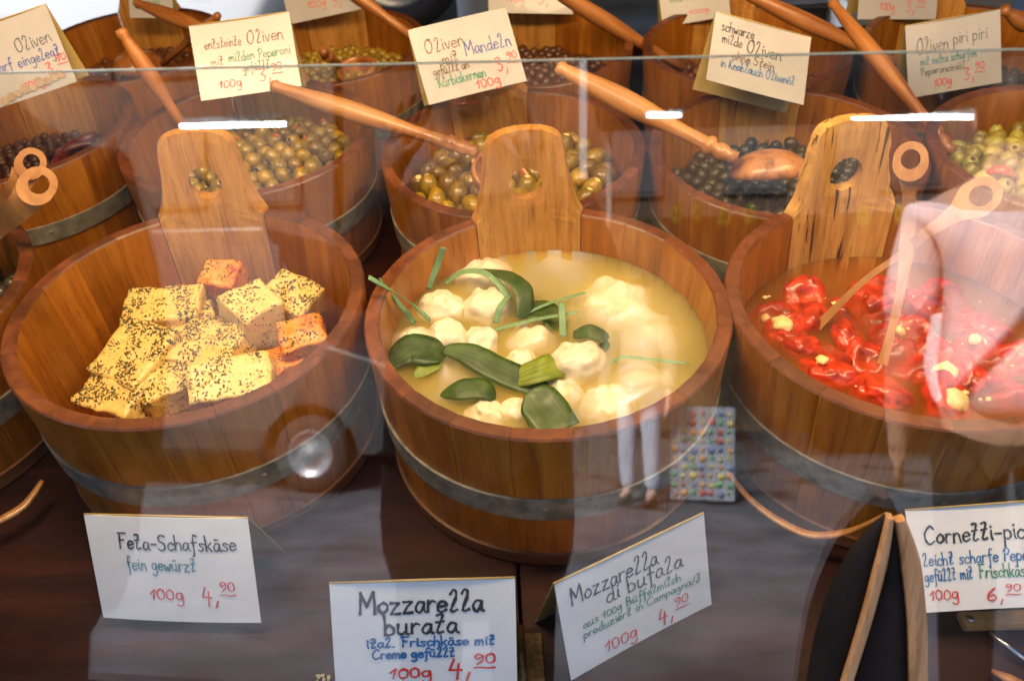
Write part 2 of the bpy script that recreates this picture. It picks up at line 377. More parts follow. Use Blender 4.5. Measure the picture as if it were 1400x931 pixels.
# ------------------------------------------------------------------ tubs
U = .19
RING = {}
def stave_mesh(R, Ri, H, half, taper=.93):
    key = (R, Ri, H, half)
    if key in RING: return RING[key]
    A = [-half+.00018/R, -half+.003/R, 0, half-.003/R, half-.00018/R]
    O = [-.00055, 0, 0, 0, -.00055]
    Z = [0, H-.002, H]; vs = []; fs = []; mi = []
    def rz(z): return taper + (1-taper)*z/H
    for zi, z in enumerate(Z):
        ch = .0018 if zi == 2 else 0
        for s in (0, 1):
            for a, o in zip(A, O):
                r = (R*rz(z)+o-ch) if s == 0 else (R*rz(z)-(R-Ri)-o+ch)
                vs.append((r*math.cos(a), r*math.sin(a), z))
    def I(zi, s, a): return zi*10+s*5+a
    for zi in range(2):
        for a in range(4):
            fs.append((I(zi, 0, a), I(zi, 0, a+1), I(zi+1, 0, a+1), I(zi+1, 0, a))); mi.append(1 if zi else 0)
            fs.append((I(zi, 1, a+1), I(zi, 1, a), I(zi+1, 1, a), I(zi+1, 1, a+1))); mi.append(1 if zi else 0)
        fs.append((I(zi, 1, 0), I(zi, 0, 0), I(zi+1, 0, 0), I(zi+1, 1, 0))); mi.append(0)
        fs.append((I(zi, 0, 4), I(zi, 1, 4), I(zi+1, 1, 4), I(zi+1, 0, 4))); mi.append(0)
    for a in range(4):
        fs.append((I(2, 0, a), I(2, 0, a+1), I(2, 1, a+1), I(2, 1, a))); mi.append(1)
        fs.append((I(0, 0, a+1), I(0, 0, a), I(0, 1, a), I(0, 1, a+1))); mi.append(0)
    me = mesh('stave', vs, fs, [M_STAVE, M_RIM], False, mi); RING[key] = me
    return me
def ear_mesh(R, Ri, H, half, mat, taper=.93, eh=.105, rip=0, es=1.0):
    key = ('ear', R, H, half, mat.name, rip, es)
    if key in RING: return RING[key]
    W = half*R; hz = .040; hr = .0205
    # outline above the rim, half side, (s, z) from the rim corner up to the crown
    side = [(W, -.012), (W, .0), (W*.985, .003), (W*.91, .012), (W*.84, .024), (W*.775, .040), (W*.715, .060), (W*.68, .078), (W*.62, .092), (W*.48, .101), (W*.25, eh), (0, eh+.001)]
    side = [(a, b_*es) for a, b_ in side]; eh *= es; hz *= es; hr *= min(1, es*1.05)
    side = [tuple(v) for v in catmull([Vector((a, b_, 0)) for a, b_ in side[2:]], 3)]
    side = [(W, -.012), (W, 0)] + [(v[0], v[1]) for v in side]
    jag = lambda s, z: (s+(noise.noise(Vector((s*60, z*60, rip)))*.0028 if (rip and z > .004) else 0), z)
    out = [jag(*p) for p in side] + [jag(-p[0], p[1]) for p in side[::-1][1:]] + [(-W*.5, -.012), (0, -.012), (W*.5, -.012)]
    n_ = len(out); vs = []; fs = []
    def to3(s, z, inner):
        zz = H+z; rr = R*(taper+(1-taper)*zz/H); r = rr - (R-Ri if inner else 0); a = s/R
        return (r*math.cos(a), r*math.sin(a), zz)
    K = 4
    for inner in (0, 1):
        for k in range(K+1):
            t = k/K
            for (s, z) in out:
                th = math.atan2(z-hz, s); hs, hzz = hr*math.cos(th), hz+hr*math.sin(th)
                e = .0012 if (k == 0 or (k == K and z > .002)) else 0
                q = to3(hs+(s-hs)*t, hzz+(z-hzz)*t, inner)
                f = 1 + (e if inner else -e)/R
                vs.append((q[0]*f, q[1]*f, q[2]))
    def I(i, k, j): return i*(K+1)*n_+k*n_+(j % n_)
    for j in range(n_):
        for k in range(K):
            fs.append((I(0, k, j), I(0, k, j+1), I(0, k+1, j+1), I(0, k+1, j))); fs.append((I(1, k, j+1), I(1, k, j), I(1, k+1, j), I(1, k+1, j+1)))
        fs.append((I(0, K, j), I(0, K, j+1), I(1, K, j+1), I(1, K, j))); fs.append((I(0, 0, j+1), I(0, 0, j), I(1, 0, j), I(1, 0, j+1)))
    base = len(vs); SS = [-1, -.5, 0, .5, 1]
    for z in (-H, -.0121):
        for inner in (0, 1):
            for s in SS: vs.append(to3(s*W, z, inner))
    def J(zi, i, a): return base+zi*10+i*5+a
    for a in range(4):
        fs.append((J(0, 0, a), J(0, 0, a+1), J(1, 0, a+1), J(1, 0, a))); fs.append((J(0, 1, a+1), J(0, 1, a), J(1, 1, a), J(1, 1, a+1)))
    fs.append((J(0, 1, 0), J(0, 0, 0), J(1, 0, 0), J(1, 1, 0))); fs.append((J(0, 0, 4), J(0, 1, 4), J(1, 1, 4), J(1, 0, 4)))
    bm = bmesh.new(); tmp = mesh('t', vs, fs, mat); bm.from_mesh(tmp); bpy.data.meshes.remove(tmp)
    me = frombm('handle_stave', bm, [mat], False); RING[key] = me; return me
def band_mesh(R, H, z0, z1, mat, taper=.93, out=.0022, key0='hoop', arc=None):
    key = (key0, R, H, z0, z1)
    if key in RING: return RING[key]
    f = lambda z: R*(taper+(1-taper)*z/H)
    pr = [(f(z0)-.001, z0), (f(z0)+out, z0+.0006), (f(z1)+out, z1-.0006), (f(z1)-.001, z1)]
    me = lathe(pr, mat, 120, key0); me.polygons.foreach_set('use_smooth', [False]*len(me.polygons)); RING[key] = me; return me
NST = 20
def tub(x, y, zr, sc, H, ear_az, label, earmat=None, rip=0, name='wooden_tub', rings=True, es=1.0):
    R = U*sc; Ri = R-.0165*sc
    t = empty(name, (x, y, zr-H), label=label, cat='tub', group='wooden tubs of olives and cheese')
    earhalf = R_(21); n_ = 18; arc = (2*PI-2*earhalf)/n_; half = arc/2
    me = stave_mesh(R, Ri, H, half)
    for i in range(n_):
        a = ear_az + earhalf + arc*(i+.5)
        link('stave', me, t, rot=(0, 0, a))
    link('handle_stave', ear_mesh(R, Ri, H, earhalf-.0008/R, earmat or M_EAR, rip=rip, es=es), t, rot=(0, 0, ear_az))
    link('hoop', band_mesh(R, H, H*.40, H*.56, M_HOOP), t)
    link('foot_hoop', band_mesh(R, H, .001, H*.10, M_FOOT, out=.003, key0='foot_hoop'), t)
    if rings:
        for az in (R_(-95), R_(-62)):
            rv = link('rivet', lathe([(0, .0012), (.002, .001), (.0032, 0)], M_HOOP, 8, 'rivet'), t)
            rr = R*(.93+.07*.49)+.0022
            rv.location = (rr*math.cos(az), rr*math.sin(az), H*.49); rv.rotation_euler = (0, PI/2, az)
    f = R*.93+(R-R*.93)*(.012/H)-(R-Ri)-.0006
    link('tub_floor', lathe([(0, .012), (f, .012), (f, .004), (0, .004)], M_STAVE, 40, 'tub_floor'), t)
    return t, R, Ri
TUBS = {}
def T(key, ux, uy, uz, sc, base, az, label, **k):
    x, y = ux*U, uy*U; zr = CZ-uz*U; H = zr-base-.0005
    t, R, Ri = tub(x, y, zr, sc, H, az, label, **k)
    TUBS[key] = (x, y, zr, R, Ri, H, t); return t
B1 = .8005
T('L1', -1.818, 4.10, 3.10, 1, B1, R_(93), 'front row wooden tub filled with herbed feta blocks')
T('M1', .20, 3.863, 3.10, 1, B1, R_(93.5), 'front row wooden tub of burrata balls in milky brine')
T('R1', 2.172, 3.756, 3.10, 1, B1, R_(97), 'front row wooden tub of red stuffed peppers with wooden tongs', earmat=M_EARW, rip=3.3)
T('L0', -3.85, 4.35, 3.10, 1, B1, R_(95), 'wooden tub cut off by the left edge of the photo, with tongs sticking out')
T('R0', 4.17, 3.60, 3.10, 1, B1, R_(98), 'front row wooden tub cut off by the right edge of the photo')
T('L3', -3.85, 6.65, 3.2, .95, B1, R_(90), 'second row wooden tub at far left with dark dried chillies', rip=1.2, es=.74)
T('L2', -1.908, 6.30, 3.2, .95, B1, R_(88), 'second row wooden tub with pimiento filled green olives', es=.74)
T('M2', .088, 5.84, 3.2, .95, B1, R_(101), 'second row wooden tub with large almond filled green olives', es=.74)
T('R2', 1.995, 5.60, 3.2, .95, B1, R_(88), 'second row wooden tub with black olives and a big ladle', earmat=M_EARW, es=.74)
T('R3', 3.90, 5.37, 3.2, .95, B1, R_(58), 'second row wooden tub with yellow green olives at the right edge', es=.74)
B3 = .7255
for key, ux, lab in (('a', -3.62, 'back row wooden tub with an orange ladle in seasoned olives'), ('b', -1.60, 'back row wooden tub with yellow olives and a round scoop'), ('c', .36, 'back row wooden tub with brown olives, behind the Mandeln sign'),
                     ('d', 2.32, 'back row wooden tub behind the black olive sign'), ('e', 4.28, 'back row wooden tub behind the piri piri sign')):
    T(key, ux, 8.35-.15*ux, 3.48, .95, B3, R_(92), lab, rings=False)

# ------------------------------------------------------------------ handwriting
G = {
'5': (9, ['7,14 2,14', '2,14 2,8 6,8 8,4 4,0 1,1']), 'a': (9, ['8,9 4,10 1,6 1,2 4,0 7,4 8,9 8,2 10,0']), 'b': (9, ['1,20 1,10 1,0', '1,6 4,10 8,7 8,2 4,0 1,1']), 'c': (8, ['8,8 5,10 1,7 1,2 4,0 8,2']),
'd': (9.5, ['8,8 4,10 1,6 1,2 4,0 8,4', '8,20 8,10 8,1 10,0']), 'e': (8.5, ['1,5 8,6 7,9 4,10 1,7 1,2 4,0 8,2']), 'f': (8, ['9,18 6,20 4,14 4,-4 2,-8', '1,10 8,10']),
'g': (9.5, ['8,9 4,10 1,7 2,2 6,2 8,9 8,-4 5,-8 1,-6']), 'h': (9, ['1,20 1,10 1,0', '1,6 4,10 7,9 8,4 8,0']), 'i': (3.5, ['2,10 2,3 3,0', '2,14 2.6,15']),
'k': (9, ['1,20 1,0', '8,11 2,5', '3,6 8,0']), 'l': (9, ['1.5,16 3.5,20 6.5,19 6,13 3.5,6 2,1 4,0 7.5,1.5']), 'm': (13, ['1,10 1,0', '1,6 4,10 6,8 6,0', '6,6 9,10 11,8 12,0']),
'n': (9.5, ['1,10 1,0', '1,6 4,10 7,9 8,4 9,0']), 'o': (9, ['5,10 1,7 1,3 4,0 8,3 8,7 5,10']), 'p': (9, ['1,10 1,-8', '1,7 4,10 8,8 8,3 5,0 1,2']),
'r': (7.5, ['1,10 1,0', '1,6 4,10 7,9']), 's': (8.5, ['8,9 4,10 2,8 7,3 5,0 1,1']), 't': (9, ['2,18 4.5,19 7,18 4.5,9 2.5,2 4,0 7.5,1.5', '1.5,11 7.5,12']),
'u': (10, ['1,10 1,2 4,0 7,3', '8,10 8,1 10,0']), 'v': (8.5, ['1,10 4,0 8,10']), 'w': (11.5, ['1,10 3,0 6,7 8,0 11,10']), 'x': (9, ['1,10 8,0', '8,10 1,0']),
'y': (9, ['1,10 4,2', '8,10 3,-8']), 'z': (9.5, ['1,10 5,10 8,10', '8,10 4,5 1,0', '1,0 5,0 9,0']),
'M': (15, ['1,0 1.5,10 2,20', '2,20 7,7', '7,7 13,20', '13,20 13.5,10 14,0']), 'F': (11, ['2,0 2.5,10 3,20', '1,20 6,20 11,20', '3,11 8,11']), 'S': (11, ['10,18 6,20 2,17 3,12 8,9 9,3 4,0 0,2']),
'C': (12, ['11,17 7,20 1,13 1,5 5,0 11,3']), 'K': (11, ['1.5,20 1.5,10 1,0', '9,20 2,9', '3,10 10,0']), 'P': (10, ['3,19 2.5,10 2,0', '0,15 5,20 10,16 8,11 3,9']), 'J': (8, ['2,20 8,20', '6,20 6,4 3,0 0,3']),
'O': (13, ['7,20 2,16 1,6 5,0 10,4 11,14 7,20 11,19']), 'B': (11, ['2,20 1,0', '1,19 7,19 8,13 2,10', '2,10 9,8 8,1 1,0']),
'0': (9, ['5,14 1,11 1,3 4,0 8,3 8,11 5,14']), '1': (6, ['0,8 5,14', '5,14 4,7 3,0']), '2': (9, ['1,11 4,14 8,11 1,1', '1,1 8,0']), '3': (9, ['1,13 5,14 7,12 3,8 8,5 5,0 1,1']),
'4': (10, ['4,14 1,5', '1,5 9,5', '7,10 6,-3']), '6': (9, ['7,14 2,8 1,3 4,0 8,3 6,7 1,4']), '9': (9, ['8,12 4,14 1,11 3,7 8,11 7,4 3,-1']),
'-': (9, ['1,6 8,6']), ',': (5, ['3,2 1,-4']), '.': (4, ['1.5,.3 2.3,.6']), '/': (8, ['1,-2 8,18']), '_': (9, ['0,-3 3,-2 6,-4 9,-2']), ' ': (6, []),
}
for u_, a_ in (('ä', 'a'), ('ü', 'u'), ('ö', 'o')):
    G[u_] = (G[a_][0], G[a_][1]+['3,14 3.5,15.2', '6.5,14 7,15.2'])
def text_strokes(txt):
    x = 0; out = []
    for ch in txt:
        wd, st = G[ch]; dy = rnd.uniform(-.6, .6); sl = rnd.uniform(-.03, .05)
        for s in st:
            P = [tuple(map(float, q.split(','))) for q in s.split()]
            P = [Vector((x+a+b_*sl+rnd.uniform(-.25, .25), b_+dy+rnd.uniform(-.3, .3), 0)) for a, b_ in P]
            if len(P) > 2: P = catmull(P, 5)
            out.append(P)
        x += wd+1.6
    return out, x-1.6
BOW = [0, 1]
def bowf(x): return BOW[0]*((2*x/BOW[1])**2-1)
def ribbon(strokes, wdt, y0, vs, fs):
    for P in strokes:
        n_ = len(P); b0 = len(vs)
        for i, p in enumerate(P):
            d = (P[min(i+1, n_-1)]-P[max(i-1, 0)]); d = d.normalized() if d.length > 0 else Vector((1, 0, 0))
            q = Vector((-d.y, d.x, 0))*wdt*.5*(.72+.55*abs(noise.noise(Vector((p.x*90, p.y*90, b0*.1))))*1.6+.1*math.sin(i*1.3))
            e = d*wdt*.4*(-1 if i == 0 else (1 if i == n_-1 else 0))
            for s in (-1, 1):
                r = p+e+q*s; vs.append((r.x, y0+bowf(r.x), r.y))
        for i in range(n_-1):
            fs.append((b0+2*i, b0+2*i+1, b0+2*i+3, b0+2*i+2))
# card local frame: x width, z height, face towards -y, centre at the middle of the front leaf
def write(parent, W, H, items):
    by = {}
    lay = [0]
    for it in items:
        txt, x0, x1, base, xh, col = it[:6]; wd = it[6] if len(it) > 6 else .0013
        st, tw = text_strokes(txt); sx = (x1-x0)*W/tw; sy = xh*H/10.0
        st = [[Vector((-W/2+x0*W+p.x*sx, H/2-base*H+p.y*sy, 0)) for p in P] for P in st]
        by.setdefault(col, ([], []))
        lay[0] += 1
        ribbon(st, wd, -.0006-.00004*lay[0], *by[col])
    for col, (vs, fs) in by.items():
        link('lettering', mesh('lettering', vs, fs, M_INK[col]), parent, label='%s handwritten lettering' % ('blue' if col in ('violet',) else col))
def price(big, x0, x1, base, xh, wd=.0013, col='red'):
    w_ = x1-x0
    return [(big[:-2], x0, x0+w_*.52, base, xh, col, wd), (big[-2:], x0+w_*.56, x1, base-xh*1.05, xh*.55, col, wd*.85), ('_', x0+w_*.56, x1, base-xh*.75, xh*.3, col, wd*.8)]
def card(pose, W, H, k, items, label, opening=.55, backmat=None, worn=False):
    fm = M_CARD if k != KS else M_CARDY
    x, y, z, yaw, tilt, roll = pose
    P = Vector((x, y, z-CZ))*k + Vector((0, 0, CZ)); W *= k; H *= k
    a, b_, c_ = yaw, tilt, roll
    Mx = Matrix.Rotation(a, 4, 'Z') @ Matrix.Rotation(b_, 4, 'X') @ Matrix.Rotation(c_, 4, 'Y')
    t = empty('price_sign', (0, 0, 0), label=label, cat='sign', group='handwritten tent price cards')
    t.matrix_world = Matrix.Translation(P) @ Mx
    N = 12; BOW[:] = [rnd.choice((-1, 1))*rnd.uniform(.0012, .0028), W]
    # slightly warped sheet
    def leaf(mat, back):
        vs = []; fs = []
        for j in range(N+1):
            for i in range(N+1):
                u, v_ = i/N, j/N; xx = (u-.5)*W; zz = (.5-v_)*H
                bow = bowf(xx) if not back else 0
                vs.append((xx, bow, zz))
        for j in range(N):
            for i in range(N): q = j*(N+1)+i; fs.append((q, q+1, q+N+2, q+N+1))
        me = mesh('leaf', vs, fs, mat); return me
    o = link('front_leaf', leaf(fm, False), t); s = o.modifiers.new('s', 'SOLIDIFY'); s.thickness = .0008; s.offset = 1
    o = link('back_leaf', leaf(backmat or M_CARDB, True), t); s = o.modifiers.new('s', 'SOLIDIFY'); s.thickness = .0008; s.offset = 1
    Hn = Matrix.Translation((0, .0012, H/2)) @ Matrix.Rotation(opening, 4, 'X') @ Matrix.Translation((0, 0, -H/2))
    o.matrix_local = Hn
    link('fold', tube([Vector((-W/2, .0006, H/2)), Vector((W/2, .0006, H/2))], .0009, M_CARDB, 8), t)
    if worn:
        for i in range(9):
            r = rnd.uniform(.004, .0075)
            px = -W*.30+i*W*.085; pz = -H*.5+r*.9+rnd.uniform(0, .003)+i*.0012
            d = link('grease_spot', mesh('grease_spot', [(r*math.cos(q*PI/8), 0, r*math.sin(q*PI/8)) for q in range(16)], [tuple(range(16))], M_GREASE), t, loc=(px, -.00045-.00001*i, pz))
    write(t, W, H, items); BOW[0] = 0; return t
KS = 1.025
red100 = lambda x0, x1, b_, xh, wd=.0012, col='red': ('100g', x0, x1, b_, xh, col, wd)
card((-0.3114, 0.4870, 0.9259, -0.1170, -0.3995, -0.0129), .148, .105, 1.09, [
    ('Feta-Schafskäse', .19, .91, .30, .072, 'black', .0017), ('fein gewürzt', .22, .65, .50, .065, 'teal', .0014), red100(.34, .55, .78, .07, .0015)] + price('4,90', .66, .87, .80, .11, .0016),
    'white tent card reading Feta-Schafskäse below the feta tub', opening=.75)
card((-0.0850, 0.3990, 0.9301, 0.0187, -0.5199, 0.0488), .148, .105, 1.09, [
    ('Mozzarella', .15, .82, .27, .088, 'black', .0027), ('burata', .28, .68, .445, .080, 'black', .0026), ('ital. Frischkäse mit', .18, .88, .55, .040, 'blue', .0019), ('Creme gefüllt', .21, .66, .645, .040, 'blue', .0019),
    red100(.30, .53, .815, .055, .0021)] + price('4,90', .62, .88, .81, .10, .0022),
    'white tent card reading Mozzarella burata at the bottom centre', opening=.8)
card((0.0941, 0.4391, 0.9132, 0.4550, -0.2934, 0.0263), .148, .105, 1.09, [
    ('Mozzarella', .08, .66, .28, .085, 'black', .0017), ('di bufala', .30, .82, .42, .08, 'black', .0016), ('aus 100g Büffelmilch', .13, .80, .55, .044, 'green', .0012), ('produziert in Campagna/J', .12, .93, .65, .040, 'green', .0012),
    red100(.25, .47, .90, .075, .0015)] + price('4,90', .62, .84, .90, .105, .0016),
    'tilted white tent card reading Mozzarella di bufala right of the burata card', opening=.6)
card((0.4565, 0.5147, 0.8282, -0.2998, -0.6294, -0.2617), .148, .105, .93, [
    ('Cornetti-piccanti', .10, .96, .34, .085, 'black', .0018), ('leicht scharfe Peperoncini', .07, .93, .55, .062, 'blue', .0012), ('gefüllt mit', .07, .37, .70, .06, 'blue', .0012), ('Frischkäse', .41, .72, .70, .065, 'green', .0013),
    red100(.09, .27, .88, .065, .0013)] + price('6,90', .44, .65, .925, .085, .0014),
    'white tent card reading Cornetti-piccanti beside the dark boards', opening=.75)
card((-0.6106, 1.1382, 1.1331, 0.0524, -0.5377, -0.2336), .12, .1, KS, [
    ('Oliven', .52, .92, .44, .085, 'grey', .0014), ('scharf', .12, .42, .60, .07, 'violet', .0013), ('eingelegt', .48, .95, .62, .07, 'violet', .0013), red100(.45, .68, .90, .065)] + price('3,90', .74, .99, .80, .10),
    'grease stained tent card ending in Oliven at the upper left corner', worn=True)
card((-0.3480, 1.2314, 1.0791, 0.0620, -0.6978, -0.0602), .14, .105, KS, [
    ('entsteinte', .12, .48, .34, .065, 'brown', .0012), ('Oliven', .54, .90, .35, .09, 'brown', .0014), ('mit', .15, .28, .57, .06, 'grey', .0012), ('milden Peperoni', .33, .95, .55, .065, 'green', .0012), ('gefüllt', .45, .72, .70, .06, 'grey', .0012),
    red100(.20, .42, .88, .07)] + price('3,90', .60, .84, .86, .12),
    'tent card reading entsteinte Oliven mit milden Peperoni')
card((-0.0369, 1.1949, 1.0755, 0.1952, -0.7249, -0.0914), .14, .105, KS, [
    ('Oliven', .11, .50, .36, .09, 'brown', .0015), ('mit', .24, .40, .53, .065, 'brown', .0014), ('Mandeln', .48, .95, .50, .09, 'violet', .0018), ('gefüllt an', .12, .48, .66, .06, 'brown', .0014), ('Kürbiskernen', .14, .62, .82, .07, 'green', .0014),
    red100(.50, .74, .95, .075, .0015)] + price('3,90', .74, .97, .80, .125, .0015),
    'tent card reading Oliven mit Mandeln in the middle of the second row')
card((0.3589, 1.1685, 1.0591, 0.2909, -0.8940, 0.4702), .14, .105, KS, [
    ('schwarze', .08, .42, .25, .075, 'black', .0014), ('milde', .10, .31, .42, .07, 'black', .0013), ('Oliven', .36, .72, .46, .095, 'black', .0015), ('ohne Stein', .23, .66, .62, .065, 'brown', .0013), ('in Knoblauch Olivenöl', .12, .88, .76, .065, 'blue', .0013)],
    'slanting tent card reading schwarze milde Oliven')
card((0.6834, 1.2744, 0.9982, -0.0011, -0.4340, -0.1113), .14, .105, KS, [
    ('Oliven', .11, .45, .42, .11, 'grey', .0012), ('piri piri', .50, .86, .36, .09, 'grey', .0012), ('mit extra scharfen', .14, .74, .58, .06, 'teal', .0012), ('Peperonciniöl', .14, .62, .72, .055, 'grey', .0011), red100(.28, .47, .90, .07)] + price('3,90', .60, .82, .88, .12),
    'tent card reading Oliven piri piri at the upper right', opening=.55)
# signs of the back row, seen only by their lower part
def topcard(bl, br, tlh, Y, W, items, label, k=1.0, roll=None, mat=None):
    A = ony(*bl, Y); B_ = ony(*br, Y+.0); W = (B_-A).length; H = W*.71
    d = (B_-A).normalized(); lean = R_(-28)
    up = Vector((0, math.sin(-lean), math.cos(lean)))
    up = (up - d*up.dot(d)).normalized(); nrm = d.cross(up).normalized()
    ctr_ = (A+B_)/2 + up*H/2
    t = empty('price_sign', label=label, cat='sign', group='handwritten tent price cards')
    yv = up.cross(d).normalized()
    Mx = Matrix((d, yv, up)).transposed().to_4x4()
    t.matrix_world = Matrix.Translation(ctr_) @ Mx
    for nm, o_ in (('front_leaf', 0), ('back_leaf', .6)):
        o = link(nm, box(W, .0008, H, M_CARDY if not o_ else M_CARDB, 0, nm), t)
        if o_: o.matrix_local = Matrix.Translation((0, .0014, H/2)) @ Matrix.Rotation(o_, 4, 'X') @ Matrix.Translation((0, 0, -H/2))
    write(t, W, H, items)
topcard((178, 25), (238, 25), 0, 1.76, .12, [('Oliven', .2, .7, .35, .09, 'black'), ('gefüllt', .3, .7, .62, .07, 'green')]+[red100(.33, .66, .86, .075)], 'tent card in the back row above the orange ladle')
topcard((396, 34), (494, 13), 0, 1.74, .12, [('Oliven', .2, .7, .35, .09, 'black'), red100(.30, .55, .80, .085)]+price('3,90', .62, .9, .85, .13), 'tent card in the back row left of the car wheel')
topcard((668, 18), (783, 20), 0, 1.68, .12, [('Oliven', .2, .7, .35, .09, 'black'), red100(.2, .42, .82, .085)]+price('5,90', .58, .85, .85, .13), 'yellowish tent card in the back row right of the Mandeln sign')
topcard((906, 38), (999, 22), 0, 1.66, .12, [('Oliven', .2, .7, .35, .09, 'green'), ('mariniert', .15, .7, .55, .07, 'green'), red100(.4, .7, .84, .05)], 'white tent card in the back row above the black olive sign')
topcard((1172, 27), (1279, 27), 0, 1.60, .12, [('Oliven', .2, .7, .4, .09, 'black'), ('in Olivenöl', .15, .62, .62, .06, 'grey'), red100(.27, .46, .85, .085)]+price('3,90', .6, .85, .88, .13), 'tent card in the back row beside the crossing ladle handles')

# ------------------------------------------------------------------ feta
def lump_box(sx, sy, sz, seed, mat, cut=11, amp=.0030):
    bm = bmesh.new(); bmesh.ops.create_cube(bm, size=1)
    bmesh.ops.subdivide_edges(bm, edges=list(bm.edges), cuts=cut, use_grid_fill=True)
    for v in bm.verts:
        c = v.co.copy(); k = .5-.05
        q = Vector([max(-k, min(k, t)) for t in c]); d = c-q
        if d.length > 1e-5: c = q+d.normalized()*.05
        c = Vector((c.x*sx*(1+.05*math.sin(seed+c.z*3)), c.y*sy*(1+.06*math.cos(seed*2+c.x*2)), c.z*sz))
        nz = noise.noise_vector(Vector((c.x*60+seed*9, c.y*60, c.z*60)))*amp + noise.noise_vector(Vector((c.x*220+seed*9, c.y*220, c.z*220)))*amp*.45
        v.co = c+nz
    return frombm('feta_block', bm, mat)
def feta(px, py, z, L, W_, Hh, yaw, tx=0, ty=0, mat=None, label='', seed=0):
    P = onz(px, py, z)
    o = link('feta_block', lump_box(L, W_, Hh, seed, mat or M_FETA), None, rot=(R_(tx), R_(ty), R_(yaw)), label=label, cat='cheese', group='feta blocks in the left tub')
    vs = []; fs = []; sd_ = 0 if mat is M_FETA2 else 1
    cnt = (900 if sd_ else 520) if mat is not M_FETA3 else 480
    me0 = o.data; polys = [p for p in me0.polygons if p.normal.z > -.3]; wts = [p.area*(.25+max(0, p.normal.z)) for p in polys]
    for p in rnd.choices(polys, wts, k=int(cnt*L*W_/.0045*1.4)):
        c = sum((me0.vertices[i].co for i in p.vertices), Vector())/len(p.vertices) + Vector((rnd.uniform(-1, 1), rnd.uniform(-1, 1), rnd.uniform(-1, 1)))*math.sqrt(p.area)*.5
        if noise.noise(c*45+Vector((seed, 0, 0))) < rnd.uniform(-.30, .22): continue
        nn = p.normal; a_ = nn.orthogonal().normalized(); b_ = nn.cross(a_); q = rnd.uniform(0, 6.3); u_ = a_*math.cos(q)+b_*math.sin(q); v_ = nn.cross(u_)
        c = c-nn*((c-me0.vertices[p.vertices[0]].co).dot(nn)) + nn*.0004; l_ = rnd.uniform(.0007, .0026); w_ = rnd.uniform(.0004, .0011); cv = rnd.uniform(-.7, .7)*w_*1.5
        b0 = len(vs); vs += [c-u_*l_+v_*cv, c-u_*l_*.3+v_*w_+nn*.0005, c+u_*l_*.3+v_*w_*.8+nn*.0006, c+u_*l_+v_*cv, c+u_*l_*.3-v_*w_*.8+v_*cv*.2, c-u_*l_*.3-v_*w_]
        fs += [(b0, b0+1, b0+5), (b0+1, b0+2, b0+4, b0+5), (b0+2, b0+3, b0+4)]
    link('herb_flakes', mesh('herb_flakes', vs, fs, M_FLAKE), o, kind='stuff')
    Mz = Euler((R_(tx), R_(ty), R_(yaw))).to_matrix() @ Vector((0, 0, Hh/2))
    o.location = P-Mz; return o
feta(220, 413, .950, .086, .058, .040, 2, 8, 0, label='wide pale feta block at the back left of the pile', seed=1)
feta(180, 478, .944, .072, .084, .040, -28, 14, 2, label='herb covered feta block at the left edge of the pile', seed=2)
feta(281, 468, .942, .078, .062, .036, -18, 10, 0, label='flat herb covered feta block in the middle of the pile', seed=3)
feta(343, 408, .966, .056, .056, .068, 42, 8, 4, mat=M_FETA2, label='tall cube of feta with its corner facing the glass', seed=4)
feta(299, 372, .958, .046, .040, .055, -12, 14, 0, mat=M_FETA3, label='orange paprika stained feta block at the back of the pile', seed=5)
feta(397, 398, .950, .062, .052, .052, -30, 6, 8, label='dark herb covered feta block at the back right of the pile', seed=6)
feta(412, 452, .950, .050, .044, .048, 18, 12, 0, mat=M_FETA3, label='orange paprika coated feta block at the right edge', seed=7)
feta(228, 515, .930, .064, .050, .040, 30, 12, 0, label='feta block half hidden behind the long front block', seed=8)
feta(312, 515, .945, .092, .050, .050, 10, 16, 0, mat=M_FETA2, label='long pale feta block at the front rim', seed=9)
feta(152, 534, .928, .078, .050, .030, -24, 10, 0, label='thin feta wedge at the front left rim', seed=10)
feta(374, 492, .926, .060, .046, .040, 30, 0, 0, mat=M_FETA3, label='orange feta block below the right edge of the pile', seed=11)
feta(262, 432, .934, .050, .050, .045, 20, 0, 0, label='small feta block tucked under the flat middle block', seed=12)
for i, (dx, dy, wh) in enumerate(((-.09, .02, 'left side'), (-.03, -.05, 'front left'), (.04, -.04, 'front right'), (.02, .06, 'back'), (.09, .03, 'right side'), (-.05, .08, 'back left'))):
    o = link('feta_block', lump_box(.082, .066, .050, 20+i, M_FETA), None, rot=(0, 0, R_(i*37)), label='feta block buried at the %s of the tub bottom, under the feta pile' % wh, cat='cheese', group='feta blocks buried in the left tub')
    o.location = (TUBS['L1'][0]+dx, TUBS['L1'][1]+dy, .862)
# loose herb flakes on the tub wall
def flakes(key, count, zlo, zhi, a0, a1, label):
    x, y, zr, R, Ri, H, t = TUBS[key]; vs = []; fs = []
    for i in range(count):
        a = R_(rnd.uniform(a0, a1)); z = zlo+(zhi-zlo)*rnd.random()**2.0
        r = Ri-(zr-z)*R*.07/H-.0012
        c = Vector((x+r*math.cos(a), y+r*math.sin(a), z)); tn = Vector((-math.sin(a), math.cos(a), 0)); q = rnd.uniform(0, PI)
        u_ = tn*math.cos(q)+Vector((0, 0, 1))*math.sin(q); v_ = tn*-math.sin(q)+Vector((0, 0, 1))*math.cos(q)
        l_ = rnd.uniform(.0006, .0017); w_ = rnd.uniform(.0003, .0006); nn = Vector((-math.cos(a), -math.sin(a), 0))*.0005
        b0 = len(vs); vs += [c-u_*l_, c+v_*w_+nn, c+u_*l_, c-v_*w_]; fs += [(b0, b0+1, b0+2), (b0, b0+2, b0+3)]
    link('herb_flakes', mesh('herb_flakes', vs, fs, M_FLAKE), label=label, cat='herbs', kind='stuff')
